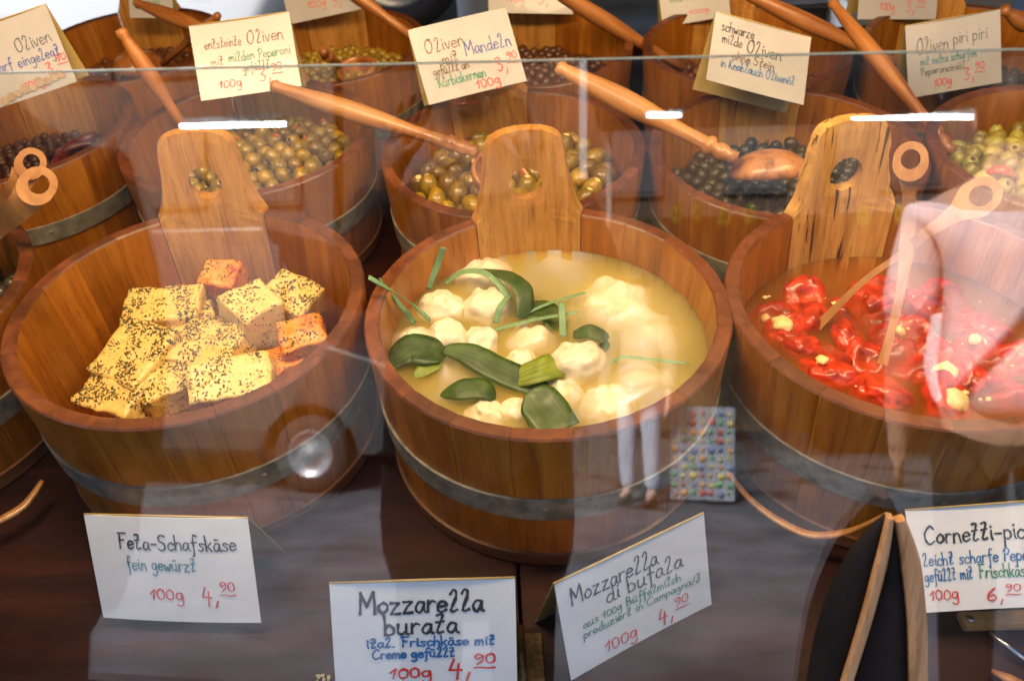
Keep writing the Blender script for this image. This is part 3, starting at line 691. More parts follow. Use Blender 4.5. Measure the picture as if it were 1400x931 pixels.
flakes('L1', 380, .90, .985, 60, 300, 'dry herb flakes sticking to the inside of the feta tub')

# ------------------------------------------------------------------ burrata, leaves, ties
zB = .951
def burrata(seed, r, ruff=1.0, squash=.8, neck=.42, pleats=9, calm=0):
    """one sack of cheese: crumpled round body drawn up into pleats and a small folded tip"""
    bm = bmesh.new(); bmesh.ops.create_icosphere(bm, subdivisions=5, radius=1); ph = seed*1.7; o3 = Vector((seed*.37, -seed*.21, seed*.11))
    for v in bm.verts:
        c = v.co.copy(); a = math.atan2(c.y, c.x); up = max(0, c.z-.05)**.8; hr_ = math.hypot(c.x, c.y)
        wob = noise.noise(c*1.4+o3)*2.6
        pl = math.sin(a*pleats+ph+wob*1.5+c.z*2)
        f = 1+.16*noise.noise(c*1.3+o3)-(.06-.05*calm)*up*abs(pl)**.7*min(1, hr_*2.2)+.05*up*noise.noise(c*4+o3)+.10*noise.noise(c*2.1-o3)
        rg = 1-abs(noise.noise(c*2.6+o3))*2; f += (.05-.04*calm)*max(0, rg)**3*(.3+up)
        z = c.z*squash
        if c.z > .55:
            k = (c.z-.55)/.45; f *= 1-.30*k*k*(1-ruff*.3)
            z += .30*k*k*ruff*(.6+.5*math.sin(a*2+ph)*hr_*2)
            if hr_ < .22: z -= .22*(1-hr_/.22)
        v.co = Vector((c.x*f+.10*max(0, c.z-.4)*math.sin(ph), c.y*f+.10*max(0, c.z-.4)*math.cos(ph), z*f))*r
    return frombm('burrata_ball', bm, [M_BURR])
def ball(px, py, z, rpx, tilt=(0, 0, 0), label='', seed=0, **k):
    P = onz(px, py, z); d = (P-Vector((0, 0, CZ))).length; r = rpx/FPX*d
    o = link('burrata_ball', burrata(seed, r, **k), None, loc=P, rot=tuple(R_(a) for a in tilt), label=label, cat='cheese', group='burrata balls in the middle tub')
    return o
for a in (
    (606, 424, .940, 34, (-34, 12, 0), 'burrata ball with wide gathered top near the left rim'),
    (668, 424, .940, 36, (-36, 20, 40), 'burrata ball tied with a grey green strip at the back left'),
    (612, 464, .943, 30, (-24, -10, 80), 'crumpled burrata top, left of the touching front pair'),
    (652, 476, .940, 32, (-30, 30, 120), 'crumpled burrata top, right of the touching front pair'),
    (566, 474, .932, 32, (-14, -20, 30), 'smooth burrata ball behind the leftmost flat leaf'),
    (727, 472, .926, 36, (-20, 0, 0), 'burrata ball just under the brine in the middle of the tub'),
    (712, 496, .940, 23, (-34, 0, 50), 'small ruffled burrata top between the leaves'),
    (789, 496, .945, 37, (-36, -10, 10), 'large bright burrata ball standing out of the brine at the centre'),
    (772, 540, .934, 26, (-20, 20, 0), 'burrata ball below the large bright one'),
    (830, 560, .930, 38, (-20, 0, 70), 'burrata ball with flat top near the front rim'),
    (838, 428, .912, 58, (-24, 0, 0), 'big sunken burrata ball at the back right'),
    (886, 480, .906, 50, (-30, -14, 0), 'sunken burrata ball close to the right rim'),
    (706, 566, .938, 27, (-30, 30, 0), 'pointed burrata top at the front rim'),
    (662, 574, .934, 30, (-20, -30, 90), 'burrata ball cut by the front rim, left of the pointed one'),
    (660, 384, .926, 44, (-14, 0, 0), 'submerged burrata ball at the back left under the arched tie'),
    (765, 384, .890, 66, (-10, 0, 0), 'faint burrata ball deep in the brine at the back'),
    (872, 540, .908, 52, (-20, 0, 60), 'faint burrata ball deep in the brine at the right'),
    (618, 524, .912, 46, (0, 0, 0), 'deep burrata ball below the dark leaves at the left'),
):
    ball(a[0], a[1], a[2], a[3], a[4], a[5], seed=int(a[0]+a[1]), ruff=rnd.uniform(.85, 1.2), neck=rnd.uniform(.58, .8), pleats=rnd.choice((3, 4, 5)), calm=1 if a[2] < .93 else 0)
def blade(name, pts, wpx, mat, label, curl=.3, group='green leaves in the burrata tub', cat='leaf', taper=(.25, 1, .15), side=None, th=.0003, twist=0):
    """a leaf or strip following (px, py, z) points"""
    P = catmull([onz(*p) for p in pts], 7); n_ = len(P); d0 = (P[0]-Vector((0, 0, CZ))).length; hw = wpx/FPX*d0/2
    vs = []; fs = []; M_ = 6
    for i, p in enumerate(P):
        t = i/(n_-1); d = (P[min(i+1, n_-1)]-P[max(i-1, 0)]).normalized()
        f = (taper[0]*(1-t*2)+taper[1]*t*2) if t < .5 else (taper[1]*(2-2*t)+taper[2]*(2*t-1))
        f = min(taper[1], f*1.0+ (taper[1]-f)*math.sin(PI*t)*.75)
        if cat == 'leaf': f = 1-(1-taper[0])*max(0, 1-t/.4)**1.7-(1-taper[2])*max(0, (t-.6)/.4)**1.7; f *= 1+.05*noise.noise(Vector((i*.5, hw*500, 3)))
        vd = (p-Vector((0, 0, CZ))).normalized()
        s = side.normalized() if side else d.cross(Vector((0, 0, 1))).normalized()
        if side: s = (s-d*s.dot(d)).normalized()
        u_ = s.cross(d).normalized()
        if u_.z < 0: u_ = -u_
        tw = twist*(t-.5); s, u_ = s*math.cos(tw)+u_*math.sin(tw), u_*math.cos(tw)-s*math.sin(tw)
        for j in range(M_+1):
            q = (j/M_)*2-1; vs.append(p+s*(q*hw*f)+u_*(curl*.26*hw*(.5-q*q)*f+hw*.08*noise.noise(Vector((i*.22, q*1.1, hw*900)))+(hw*.10*abs(q)*f if cat == 'leaf' else 0)))
    for i in range(n_-1):
        for j in range(M_): k = i*(M_+1)+j; fs.append((k, k+1, k+M_+2, k+M_+1))
    me = mesh(name, vs, fs, mat, True); uvl = me.uv_layers.new(name='UVMap')
    for lp in me.loops: uvl.data[lp.index].uv = ((lp.vertex_index % (M_+1))/M_, (lp.vertex_index//(M_+1))/n_)
    o = link(name, me, label=label, cat=cat, group=group)
    s = o.modifiers.new('s', 'SOLIDIFY'); s.thickness = th; s.offset = 0
    return o
L = lambda pts, w_, lab, mat=M_LEAF, **k: blade('cheese_leaf', pts, w_, mat, lab, **k)
L([(532, 500, .950), (560, 478, .958), (590, 482, .957), (606, 492, .951)], 52, 'dark leaf folded along the left rim', side=Vector((.25, -1, -.15)), taper=(.35, 1, .45), curl=.35)
L([(566, 515, .949), (588, 500, .953), (604, 496, .951)], 24, 'short bright leaf flap under the leftmost leaf', side=Vector((.3, -1, -.2)), mat=M_LEAFY, taper=(.2, 1, .3))
L([(606, 478, .957), (640, 484, .960), (680, 505, .956), (735, 528, .950), (756, 534, .944)], 40, 'long dark leaf lying across the front of the tub', side=Vector((.2, -1, -.25)), taper=(.25, 1, .15), curl=.45)
L([(700, 518, .950), (738, 506, .962), (762, 498, .955)], 42, 'yellow green leaf wrapped round a small burrata top', mat=M_LEAFY, side=Vector((.15, -1, -.1)), taper=(.5, 1, .9), curl=.6)
L([(602, 540, .950), (630, 533, .958), (660, 532, .957), (674, 548, .950)], 36, 'dark curled leaf near the front rim', side=Vector((0, -1, -.2)), taper=(.08, 1, .3), curl=.7)
L([(722, 536, .968), (742, 556, .962), (766, 592, .955)], 62, 'broad dark pointed leaf standing at the front rim', side=Vector((1, .35, .15)), taper=(.12, 1, .95), curl=.2)
L([(659, 368, .962), (690, 376, .972), (716, 398, .968), (716, 436, .950)], 28, 'dark leaf arched over the tied burrata ball', side=Vector((.9, .5, -.2)), taper=(.05, 1, .7), curl=.5)
L([(706, 430, .948), (745, 425, .950), (765, 452, .947)], 40, 'dark leaf half under the brine in the middle', side=Vector((0, -1, 0)), taper=(.3, 1, .5))
L([(784, 458, .950), (806, 453, .960), (828, 464, .955), (822, 480, .946)], 24, 'small rolled dark leaf behind the large bright burrata', side=Vector((0, -1, -.2)), taper=(.5, 1, .6), curl=.9)
B_ = lambda pts, w_, lab, **k: blade('green_tie', pts, w_, M_STRAP, lab, curl=.25, group='grey green ties of the burrata balls', cat='tie', taper=(1, 1, 1), **k)
B_([(504, 379, 1.030), (535, 397, 1.010), (566, 418, .975), (588, 438, .953)], 8.5, 'long green tie sticking out over the left rim', th=.0012)
B_([(520, 382, 1.012), (540, 408, .982), (567, 442, .951)], 8.5, 'green tie crossing below the one over the left rim', th=.0012)
B_([(606, 339, .998), (598, 362, .975), (585, 395, .951)], 8.5, 'upright green tie leaning on the back left wall', side=Vector((1, .1, 0)), th=.0012)
B_([(608, 388, .950), (630, 373, .962), (656, 371, .972), (680, 386, .970), (696, 408, .962)], 9, 'arched green tie over the back left burrata', side=Vector((.3, 1, .3)))
B_([(694, 406, .966), (684, 420, .966), (678, 442, .952)], 9, 'knotted green tie end hanging down the tied burrata', side=Vector((1, .2, .1)))
B_([(672, 452, .951), (730, 437, .957), (790, 427, .964)], 7, 'thin green tie lying across the middle of the tub')
B_([(706, 435, .950), (750, 415, .955), (800, 400, .953)], 5, 'thin green tie reaching towards the back right burrata')
B_([(768, 414, .974), (769, 436, .966), (770, 460, .955)], 9.5, 'short upright green tie at the centre of the tub', side=Vector((1, .1, 0)))
B_([(835, 497, .950), (852, 488, .958), (895, 492, .955), (942, 497, .949)], 6, 'green tie lying on the brine by the right rim')
def liquid_body(key, z, mat, name, label):
    x, y, zr, R, Ri, H, t = TUBS[key]
    r1 = Ri-(zr-z)*R*.07/H-.0004; r0 = Ri-(H-.013)*R*.07/H-.0004; zb = zr-H+.0125
    prof = [(.0001, zb), (r0, zb), (r1, z), (r1*.985, z-.0004), (.0001, z-.0004)]
    me = lathe(prof, mat, 64, name)
    bm = bmesh.new(); bm.from_mesh(me); bmesh.ops.remove_doubles(bm, verts=bm.verts, dist=.0003); me2 = frombm(name, bm, mat, False)
    return link(name, me2, loc=(x, y, 0), label=label, cat=name)
liquid_body('M1', zB, M_BRINE, 'brine', 'cloudy yellowish brine filling the burrata tub')

# ------------------------------------------------------------------ red stuffed peppers
def pepper(seed, r, mat, fill):
    fl = .50+.22*math.sin(seed*5)**2
    rs = random.Random(seed); bm = bmesh.new(); bmesh.ops.create_icosphere(bm, subdivisions=4, radius=1)
    ax = rs.uniform(.75, .95)
    for v in bm.verts:
        c = v.co.copy(); f = 1+.20*noise.noise(c*1.2+Vector((seed, 0, 0)))+.09*noise.noise(c*2.4+Vector((0, seed, 0)))+.03*noise.noise(c*6)-.10*max(0, 1-abs(noise.noise(c*2.1-Vector((seed, 0, 0))))*5)
        if c.z > .55: f *= 1-.55*(c.z-.55)                        # cut open crown, folded in
        if c.z > .80: c.z -= (c.z-.80)*2.2
        fold = .07*math.sin(math.atan2(c.y, c.x)*4+seed)*max(0, c.z+.4)
        v.co = Vector((c.x*(f+fold), c.y*(f+fold)*ax, c.z*f*fl))*r
    return frombm('pepper_skin', bm, mat)
def creamblob(seed, r):
    bm = bmesh.new(); bmesh.ops.create_icosphere(bm, subdivisions=3, radius=1)
    for v in bm.verts:
        c = v.co; f = 1+.28*noise.noise(c*1.6+Vector((seed*3, 0, 0)))+.14*noise.noise(c*4.5+Vector((0, seed, 0)))
        v.co = Vector((c.x*f, c.y*f, c.z*f*.62))*r
    return frombm('cream_filling', bm, M_CREAM)
zO = .929
PEP = [(330, 245, 1), (150, 345, 0), (300, 345, 1), (560, 330, 0), (545, 440, 1), (680, 235, 1), (790, 290, 0), (700, 375, 0), (310, 480, 1), (440, 610, 1), (560, 660, 0), (620, 560, 1), (810, 570, 0), (700, 700, 1), (860, 430, 1),
       (1010, 745, 2), (960, 520, 1), (1180, 505, 1), (1210, 650, 0), (1290, 720, 0), (1060, 640, 2), (1080, 370, 0), (930, 300, 1), (1200, 390, 1), (440, 540, 0), (760, 470, 0), (1330, 560, 1), (930, 640, 0), (1010, 240, 0), (230, 420, 2)]
CELL = {}
for i, (cx, cy_, st) in enumerate(PEP):
    q_ = (st, 'back' if cy_ < 360 else ('middle' if cy_ < 560 else 'front'), 'left' if cx < 520 else ('centre' if cx < 900 else 'right')); CELL.setdefault(q_, []).append((cx, i))
PLAB = {}
for q_, L_ in CELL.items():
    L_.sort(); what = {0: 'sunken dark red pepper', 1: 'bright red pepper', 2: 'pepper spilling cream'}[q_[0]]
    for j_, (cx, i) in enumerate(L_):
        PLAB[i] = '%s%s in the %s %s part of the right tub' % ({1: '', 2: ('leftmost ', 'rightmost ')[j_ % 2], 3: ('leftmost ', 'middle ', 'rightmost ')[j_ % 3], 4: ('leftmost ', 'second ', 'third ', 'rightmost ')[j_ % 4]}[min(4, len(L_))], what, q_[1], q_[2])
for i, (cx, cy_, st) in enumerate(PEP):
    px, py = 1010+cx/3.58, 340+cy_/3.58
    big = 1.25 if i in (9, 13, 15, 5) else 1.0
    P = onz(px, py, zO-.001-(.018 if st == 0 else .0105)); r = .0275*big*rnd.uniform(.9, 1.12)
    xx, yy, zr, RR, RI, HH, _t = TUBS['R1']; dd = Vector((P.x-xx, P.y-yy, 0)); lim = RI-.016-r*.75
    if dd.length > lim: P = Vector((xx, yy, P.z))+dd.normalized()*lim
    lab = {0: 'dark red stuffed pepper sunk in the oil', 1: 'bright red stuffed pepper showing above the oil', 2: 'red pepper with pale cream filling spilling out'}[st]
    t = empty('stuffed_pepper', tuple(P), label=PLAB[i], cat='pepper', group='%s of the right tub' % {0: 'sunken peppers', 1: 'bright peppers', 2: 'peppers spilling cream'}[st])
    t.rotation_euler = (rnd.uniform(-.7, .7), rnd.uniform(-.6, .6), rnd.uniform(0, 6))
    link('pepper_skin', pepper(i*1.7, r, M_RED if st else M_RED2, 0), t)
    if st == 2 or i % 8 == 1: link('cream_filling', creamblob(i, r*(.46 if st == 2 else .22)), t, loc=(r*.25, 0, r*(.42 if st == 2 else .50)))
# crumbs of cream on the oil
bm = bmesh.new()
for i in range(30):
    cx, cy_ = rnd.uniform(60, 1350), rnd.uniform(200, 760); P = onz(1010+cx/3.58, 340+cy_/3.58, zO+.001)
    xx, yy, zr, RR, RI, HH, _t = TUBS['R1']
    if (P.x-xx)**2+(P.y-yy)**2 > (RI-.018)**2: continue
    r = rnd.choice((.0008, .001, .0013, .0018, .003)); m_ = bmesh.ops.create_icosphere(bm, subdivisions=2, radius=r, matrix=Matrix.Translation(P))
    for v in m_['verts']: v.co = P + (v.co-P)*(1+.9*noise.noise(v.co*700)); v.co.z = P.z+(v.co.z-P.z)*.5
link('cream_crumbs', frombm('cream_crumbs', bm, M_CREAM), label='crumbs of cream filling floating on the amber oil', cat='crumbs', kind='stuff')
liquid_body('R1', zO, M_OIL, 'oil', 'amber oil around the red stuffed peppers')

# ------------------------------------------------------------------ olives
def olive_mesh(mat, L_, r, hole=True, fill=None):
    N_ = 14; prof = []
    K_ = 9
    for i in range(K_+1):
        a = -PI/2+PI*i/K_; prof.append([max(.0002, r*math.cos(a)), L_/2*math.sin(a)])
    mi_extra = []
    if hole:
        prof = prof[:-2]; zt = prof[-1][1]
        prof += [[r*.40, L_/2*.93], [r*.30, L_/2*.94], [r*.26, L_/2*.80], [.0002, L_/2*.78]]
    vs = []; fs = []; mi = []
    for q, z in prof:
        for j in range(N_):
            a = 2*PI*j/N_; vs.append((q*math.cos(a), q*math.sin(a), z))
    for i in range(len(prof)-1):
        for j in range(N_):
            k = (j+1) % N_; fs.append((i*N_+j, i*N_+k, (i+1)*N_+k, (i+1)*N_+j)); mi.append(1 if (hole and i >= len(prof)-3) else 0)
    return mesh('olive', vs, fs, [mat, fill or M_OHOLE], True, mi)
OL = {'M2': [olive_mesh(M_OLIVE, .038, .0145, True, M_CREAM), olive_mesh(M_OLIVE, .036, .0142, False)],
      'L2': [olive_mesh(M_OLIVE, .029, .0118), olive_mesh(M_OLIVE, .028, .0116, True, M_PIM), olive_mesh(M_OLIVE, .027, .0115, False)],
      'R2': [olive_mesh(M_OLIVEK, .024, .0098), olive_mesh(M_OLIVEK, .022, .0092, False)],
      'R3': [olive_mesh(M_OLIVE2, .030, .0115), olive_mesh(M_OLIVE2, .028, .0112, False)],
      'b': [olive_mesh(M_OLIVE, .022, .009)], 'c': [olive_mesh(M_OLIVEB, .024, .010), olive_mesh(M_OLIVEB, .024, .010, False)]}
def pile(key, zc, mound, sp, meshes, label, group, layers=2, solo=1, cx=0, cy=0, skip=None, name='olive', stufflabel='', rmax=None, maxn=400):
    x, y, zr, R, Ri, H, t = TUBS[key]; cnt = 0; bm = bmesh.new(); rs = random.Random(hash(key) % 97 if False else sum(map(ord, key)))
    for ly in range(layers):
        rr = Ri-.006-sp*.45
        n_ = int(rr/sp)+2
        for i in range(-n_, n_+1):
            for j in range(-n_, n_+1):
                px = (i+.5*(j % 2))*sp + (.5*sp*ly)+rs.uniform(-.12, .12)*sp; py = j*sp*.87+(.3*sp*ly)+rs.uniform(-.12, .12)*sp
                rd = math.hypot(px, py)
                if rd > rr: continue
                h = zc+mound*(1-((px-cx)**2+(py-cy)**2)/(rr*rr))+rs.uniform(-.3, .3)*sp*.5 - ly*sp*.72
                M_ = Matrix.Translation((x+px, y+py, h)) @ Euler((rs.choice((rs.uniform(.6, 2.3), rs.uniform(-.2, 1.0))), rs.uniform(-.5, .5), rs.uniform(0, 6.28))).to_matrix().to_4x4()
                me = rs.choice(meshes)
                if ly < solo and cnt < maxn:
                    o = link(name, me, label=label, cat='olive', group=group); o.matrix_world = M_; cnt += 1
                    s = rs.uniform(.88, 1.1); o.scale = (s, s, s)
                else:
                    b0 = len(bm.verts); bm.from_mesh(me); bm.verts.ensure_lookup_table()
                    for v in bm.verts[b0:]: v.co = M_ @ v.co
    if len(bm.verts): link('olive_pile', frombm('olive_pile', bm, list(meshes[0].materials)), label=stufflabel, cat='olives', kind='stuff')
    else: bm.free()
    print(key, 'olives', cnt)
pile('M2', .914, .022, .0305, OL['M2'], 'large almond filled green olive in the middle tub of the second row', 'almond filled olives', stufflabel='lower layer of large green olives in the middle second row tub', cy=.03)
pile('L2', .912, .026, .0255, OL['L2'], 'pitted green olive in the second row tub behind the feta', 'pitted green olives', cx=.04, cy=.03, stufflabel='lower layer of pitted green olives behind the feta tub')
pile('R3', .925, .022, .0255, OL['R3'], 'yellow green olive in the second row tub at the right edge', 'piri piri olives', stufflabel='lower layer of yellow green olives at the right edge')
pile('R2', .905, .010, .0215, OL['R2'], '', '', solo=0, stufflabel='glossy black olives around the big ladle')
pile('b', .850, .02, .0205, OL['b'], '', '', solo=0, stufflabel='yellow green olives in the back row tub with the round scoop')
pile('c', .850, .02, .0225, OL['c'], '', '', solo=0, stufflabel='brown olives in the back row tub behind the Mandeln sign')
pile('a', .845, .015, .0205, [OL['c'][0]], '', '', solo=0, stufflabel='seasoned olives in the back row tub with the orange ladle')
pile('d', .835, .015, .0225, OL['c'], '', '', solo=0, stufflabel='dark olives in the back row tub behind the black olive sign')
pile('e', .835, .015, .0225, OL['R2'], '', '', solo=0, stufflabel='black olives in the back row tub behind the piri piri sign')
pile('L3', .885, .012, .017, [olive_mesh(M_OLIVEB, .016, .0075, False)], '', '', solo=0, layers=2, stufflabel='small dark dried berries under the chillies')
pile('L0', .93, .01, .0215, OL['R2'], '', '', solo=0, stufflabel='dark olives in the cut off tub at the left edge')
pile('R0', .92, .01, .0215, OL['R2'], '', '', solo=0, stufflabel='dark olives in the cut off tub at the right edge')
M_CHILI = plain('dried_chilli', (.16, .012, .010), .3, 0, .4, 60, coat=.3)
for pts, lab in (([(72, 235, .93), (92, 205, .94), (130, 195, .94)], 'dried red chilli at the back of the left second row tub'),
                 ([(74, 250, .93), (78, 225, .94), (90, 205, .94)], 'dried red chilli lying beside the tongs'), ([(92, 200, .935), (118, 190, .94), (136, 183, .94)], 'dried red chilli touching the back wall of its tub'),
                 ([(80, 205, .93), (84, 222, .93), (96, 236, .93)], 'small orange red dried chilli in the left second row tub')):
    P = catmull([onz(*p) for p in pts], 5); n_ = len(P)
    link('dried_chilli', tube(P, [.0075*math.sin(PI*(.12+.86*i/(n_-1)))+.001 for i in range(n_)], M_CHILI, 9), label=lab, cat='chilli')
P = catmull([onz(1352, 238, .945), onz(1362, 232, .955), onz(1376, 234, .955), onz(1380, 240, .947)], 5)
link('pepper_strip', tube(P, [.006, .008, .008, .009]+[.009]*(len(P)-5)+[.005], M_RED, 9, flat=.6), label='red pepper strip on the yellow green olives', cat='pepper')

# ------------------------------------------------------------------ ladles and tongs
def aim(o, A, B):
    o.matrix_world = Matrix.Translation(A) @ (B-A).to_track_quat('Z', 'Y').to_matrix().to_4x4()
def ladle(A, N, r, label, mat=M_OLIVEWOOD, bowl=None, bowlmat=None, necks=True):
    """A free end of the handle, N neck; bowl = (centre, length, width, depth, tilt euler)"""
    t = empty('wooden_ladle', label=label, cat='ladle', group='olive wood ladles'); t.location = A
    Ln = (N-A).length; prof = [(.0003, 0), (r*.55, .001), (r*.72, .006), (r*.55, .013), (r*.62, .018)]
    for i in range(1, 15):
        u_ = i/15; f = .62+.42*math.sin(PI*min(1, u_*1.18))**1.2 if u_ < .85 else .62
        prof.append((r*max(.55, f), .018+(Ln-.06)*u_))
    if necks: prof += [(r*.62, Ln-.040), (r*.86, Ln-.036), (r*.86, Ln-.030), (r*.55, Ln-.026), (r*.75, Ln-.020), (r*.75, Ln-.012), (r*.55, Ln-.006), (r*.7, Ln+.004), (.0003, Ln+.006)]
    else: prof += [(r*.6, Ln), (.0003, Ln+.001)]
    o = link('handle', lathe(prof, mat, 18, 'handle'), t)
    q = (N-A).to_track_quat('Z', 'Y').to_matrix().to_4x4(); o.matrix_local = q
    if bowl:
        c, l_, w_, d_, e = bowl
        bm = bmesh.new(); bmesh.ops.create_uvsphere(bm, u_segments=28, v_segments=16, radius=1)
        bmesh.ops.delete(bm, geom=[v for v in bm.verts if v.co.z > .12], context='VERTS')
        for v in bm.verts: v.co = Vector((v.co.x*l_/2, v.co.y*w_/2*(1-.15*v.co.x), v.co.z*d_))
        b_ = link('bowl', frombm('bowl', bm, bowlmat or mat), t); s = b_.modifiers.new('s', 'SOLIDIFY'); s.thickness = .005; s.offset = -1
        b_.matrix_local = Matrix.Translation(c-A) @ Euler(e).to_matrix().to_4x4()
    return t
def az(A, B): return math.atan2(B.y-A.y, B.x-A.x)
A = onz(371, 117, 1.055); N = onz(648, 207, .985); c = onz(690, 240, .955)
ladle(A, N, .0135, 'olive wood ladle leaning over the left rim of the almond olive tub', bowl=(c, .095, .075, .040, (R_(12), R_(28), az(A, N))), mat=M_OLIVEWOOD, bowlmat=M_REDWOOD)
A = onz(762, 91, 1.075); N = onz(1002, 216, 1.0); c = onz(1052, 240, .968)
ladle(A, N, .0150, 'big olive wood ladle resting in the black olives', bowl=(c, .105, .082, .034, (R_(160), R_(-12), az(A, N)+.1)), bowlmat=M_BOWLWOOD)
ladle(onz(163, 40, 1.12), onz(262, 190, .955), .0125, 'reddish ladle handle standing in the pitted olive tub', mat=M_REDWOOD, necks=False)
ladle(ony(185, 4, 1.62), ony(330, 60, 1.50), .013, 'ladle handle with dark knob at the top left', mat=M_REDWOOD, necks=False)
ladle(ony(440, -40, 1.66), ony(566, 52, 1.60), .013, 'ladle handle slanting behind the Mandeln sign', mat=M_REDWOOD, necks=False)
ladle(ony(730, -30, 1.52), ony(935, 95, 1.60), .0145, 'dark ladle handle over the rim of the brown olive tub', mat=M_REDWOOD, necks=False)
ladle(ony(1010, -12, 1.48), ony(1230, 90, 1.42), .0140, 'dark ladle handle crossing behind the upright one', mat=M_REDWOOD, necks=False)
ladle(ony(1137, 3, 1.36), onz(1298, 205, .955), .0125, 'ladle handle standing in the yellow green olives', mat=M_REDWOOD)
ladle(ony(1370, 12, 1.45), ony(1440, 60, 1.45), .014, 'dark ladle handle at the upper right corner', mat=M_REDWOOD, necks=False)
# orange ladle bowl in the back row, round scoop in the next tub
c = onz(192, 100, .885); t = ladle(ony(300, 20, 1.62), onz(222, 88, .90), .010, 'orange ladle lying in the back row olives', mat=M_REDWOOD, necks=False, bowl=(c, .10, .09, .045, (R_(165), R_(8), .2)), bowlmat=M_REDWOOD)
c = onz(487, 92, .895); t = ladle(onz(440, 70, .95), onz(462, 88, .90), .012, 'wooden scoop with round dark bowl in the yellow olives', mat=M_REDWOOD, necks=False, bowl=(c, .075, .07, .05, (R_(10), R_(-10), .2)), bowlmat=M_REDWOOD)

def arm_mesh(pts, wd, th, ring=None, mat=M_TONG):
    """flat wooden tong arm: a ring end, then a strip that narrows and widens along pts; wd per point"""
    P = catmull(pts, 6); n_ = len(P); view = Vector((0, 0, CZ)); vs = []; fs = []
    W_ = []
    for i in range(n_):
        t = i/(n_-1)*(len(wd)-1); k = min(int(t), len(wd)-2); W_.append(wd[k]*(1-(t-k))+wd[k+1]*(t-k))
    for i, p in enumerate(P):
        d = (P[min(i+1, n_-1)]-P[max(i-1, 0)]).normalized(); nv = (view-p).normalized(); s = d.cross(nv).normalized(); nn = s.cross(d).normalized()
        for a_, b_ in ((-1, -1), (1, -1), (1, 1), (-1, 1)):
            vs.append(p+s*(a_*W_[i]/2)+nn*(b_*th/2))
    for i in range(n_-1):
        for j in range(4): k = (j+1) % 4; fs.append((i*4+j, i*4+k, (i+1)*4+k, (i+1)*4+j))
    fs.append((3, 2, 1, 0)); fs.append(tuple((n_-1)*4+j for j in range(4)))
    if ring:
        c, ro, ri, d = ring; nv = (view-c).normalized(); d = (d-nv*d.dot(nv)).normalized(); s = d.cross(nv).normalized(); b0 = len(vs); K_ = 32
        for j in range(K_):
            a = 2*PI*j/K_; cs, sn = math.cos(a), math.sin(a); st = 1+.25*max(0, cs)
            for r_, h in ((ro*st, -1), (ro*st, 1), (ri, 1), (ri, -1)): vs.append(c+(d*cs*(1.08)+s*sn)*r_+nv*(h*th*.52))
        for j in range(K_):
            for q in range(4): fs.append((b0+4*j+q, b0+4*j+(q+1) % 4, b0+4*((j+1) % K_)+(q+1) % 4, b0+4*((j+1) % K_)+q))
    bm = bmesh.new(); tm = mesh('t', vs, fs, mat); bm.from_mesh(tm); me = frombm('tong_arm', bm, mat, False); return me
def ringarm(rc, rpx, pts, wpx, label, th=.005, ri=.56):
    D = (rc-Vector((0, 0, CZ))).length; ro = rpx/FPX*D
    d = (pts[0]-rc).normalized(); first = rc+d*ro*1.02
    return arm_mesh([first]+pts, [w_/FPX*D for w_ in wpx], th, (rc, ro, ro*ri, d))
z0 = .93
t = empty('wooden_tongs', (.40, .75, 1.05), label='pair of pale wooden tongs with ring handles standing in the red peppers', cat='tongs')
def child_world(o, t): o.parent = t; o.matrix_parent_inverse = Matrix.Translation(-Vector(t.location)); return o
rc = onz(1245, 218, 1.125)
o = child_world(link('tong_arm', ringarm(rc, 20, [onz(1243, 270, 1.085), onz(1242, 310, 1.05), onz(1236, 370, 1.01), onz(1222, 440, .965), onz(1206, 498, .925)], [30, 16, 17, 19, 12, 10, 14], '')), t)
rc = onz(1341, 268, 1.095)
o = child_world(link('tong_arm', ringarm(rc, 22, [onz(1300, 296, 1.075), onz(1262, 322, 1.05), onz(1236, 345, 1.02), onz(1180, 385, .985), onz(1118, 446, .925)], [34, 21, 14, 14, 8, 8, 13], '')), t)
t = empty('wooden_tongs', (-.75, .9, 1.0), label='pale wooden tongs with two ring handles at the left edge', cat='tongs')
rc = onz(43, 222, 1.09); child_world(link('tong_arm', ringarm(rc, 16, [onz(20, 262, 1.06), onz(-30, 320, 1.0), onz(-110, 430, .95)], [30, 24, 26, 20], '')), t)
rc = onz(53, 252, 1.09); child_world(link('tong_arm', ringarm(rc, 20, [onz(22, 288, 1.06), onz(-25, 330, 1.0), onz(-110, 420, .95)], [36, 30, 26, 20], '')), t)

# bent wood sticks on the counter
def bent(pts, r, label):
    P = catmull([onz(*p) for p in pts], 8)
    link('bent_wood_strip', tube(P, [r*(.55+.45*math.sin(PI*i/(len(P)-1))) for i in range(len(P))], M_OLIVEWOOD, 10, flat=.6), label=label, cat='wood strip')
bent([(995, 645, .835), (1025, 682, .832), (1065, 712, .83), (1110, 731, .835), (1160, 726, .85), (1212, 702, .90)], .0048, 'curved wooden strip running to the tip of the dark boards')
bent([(-50, 735, .83), (0, 711, .83), (34, 690, .83), (58, 657, .835)], .0055, 'curved wooden strip on the dark counter at the left edge')

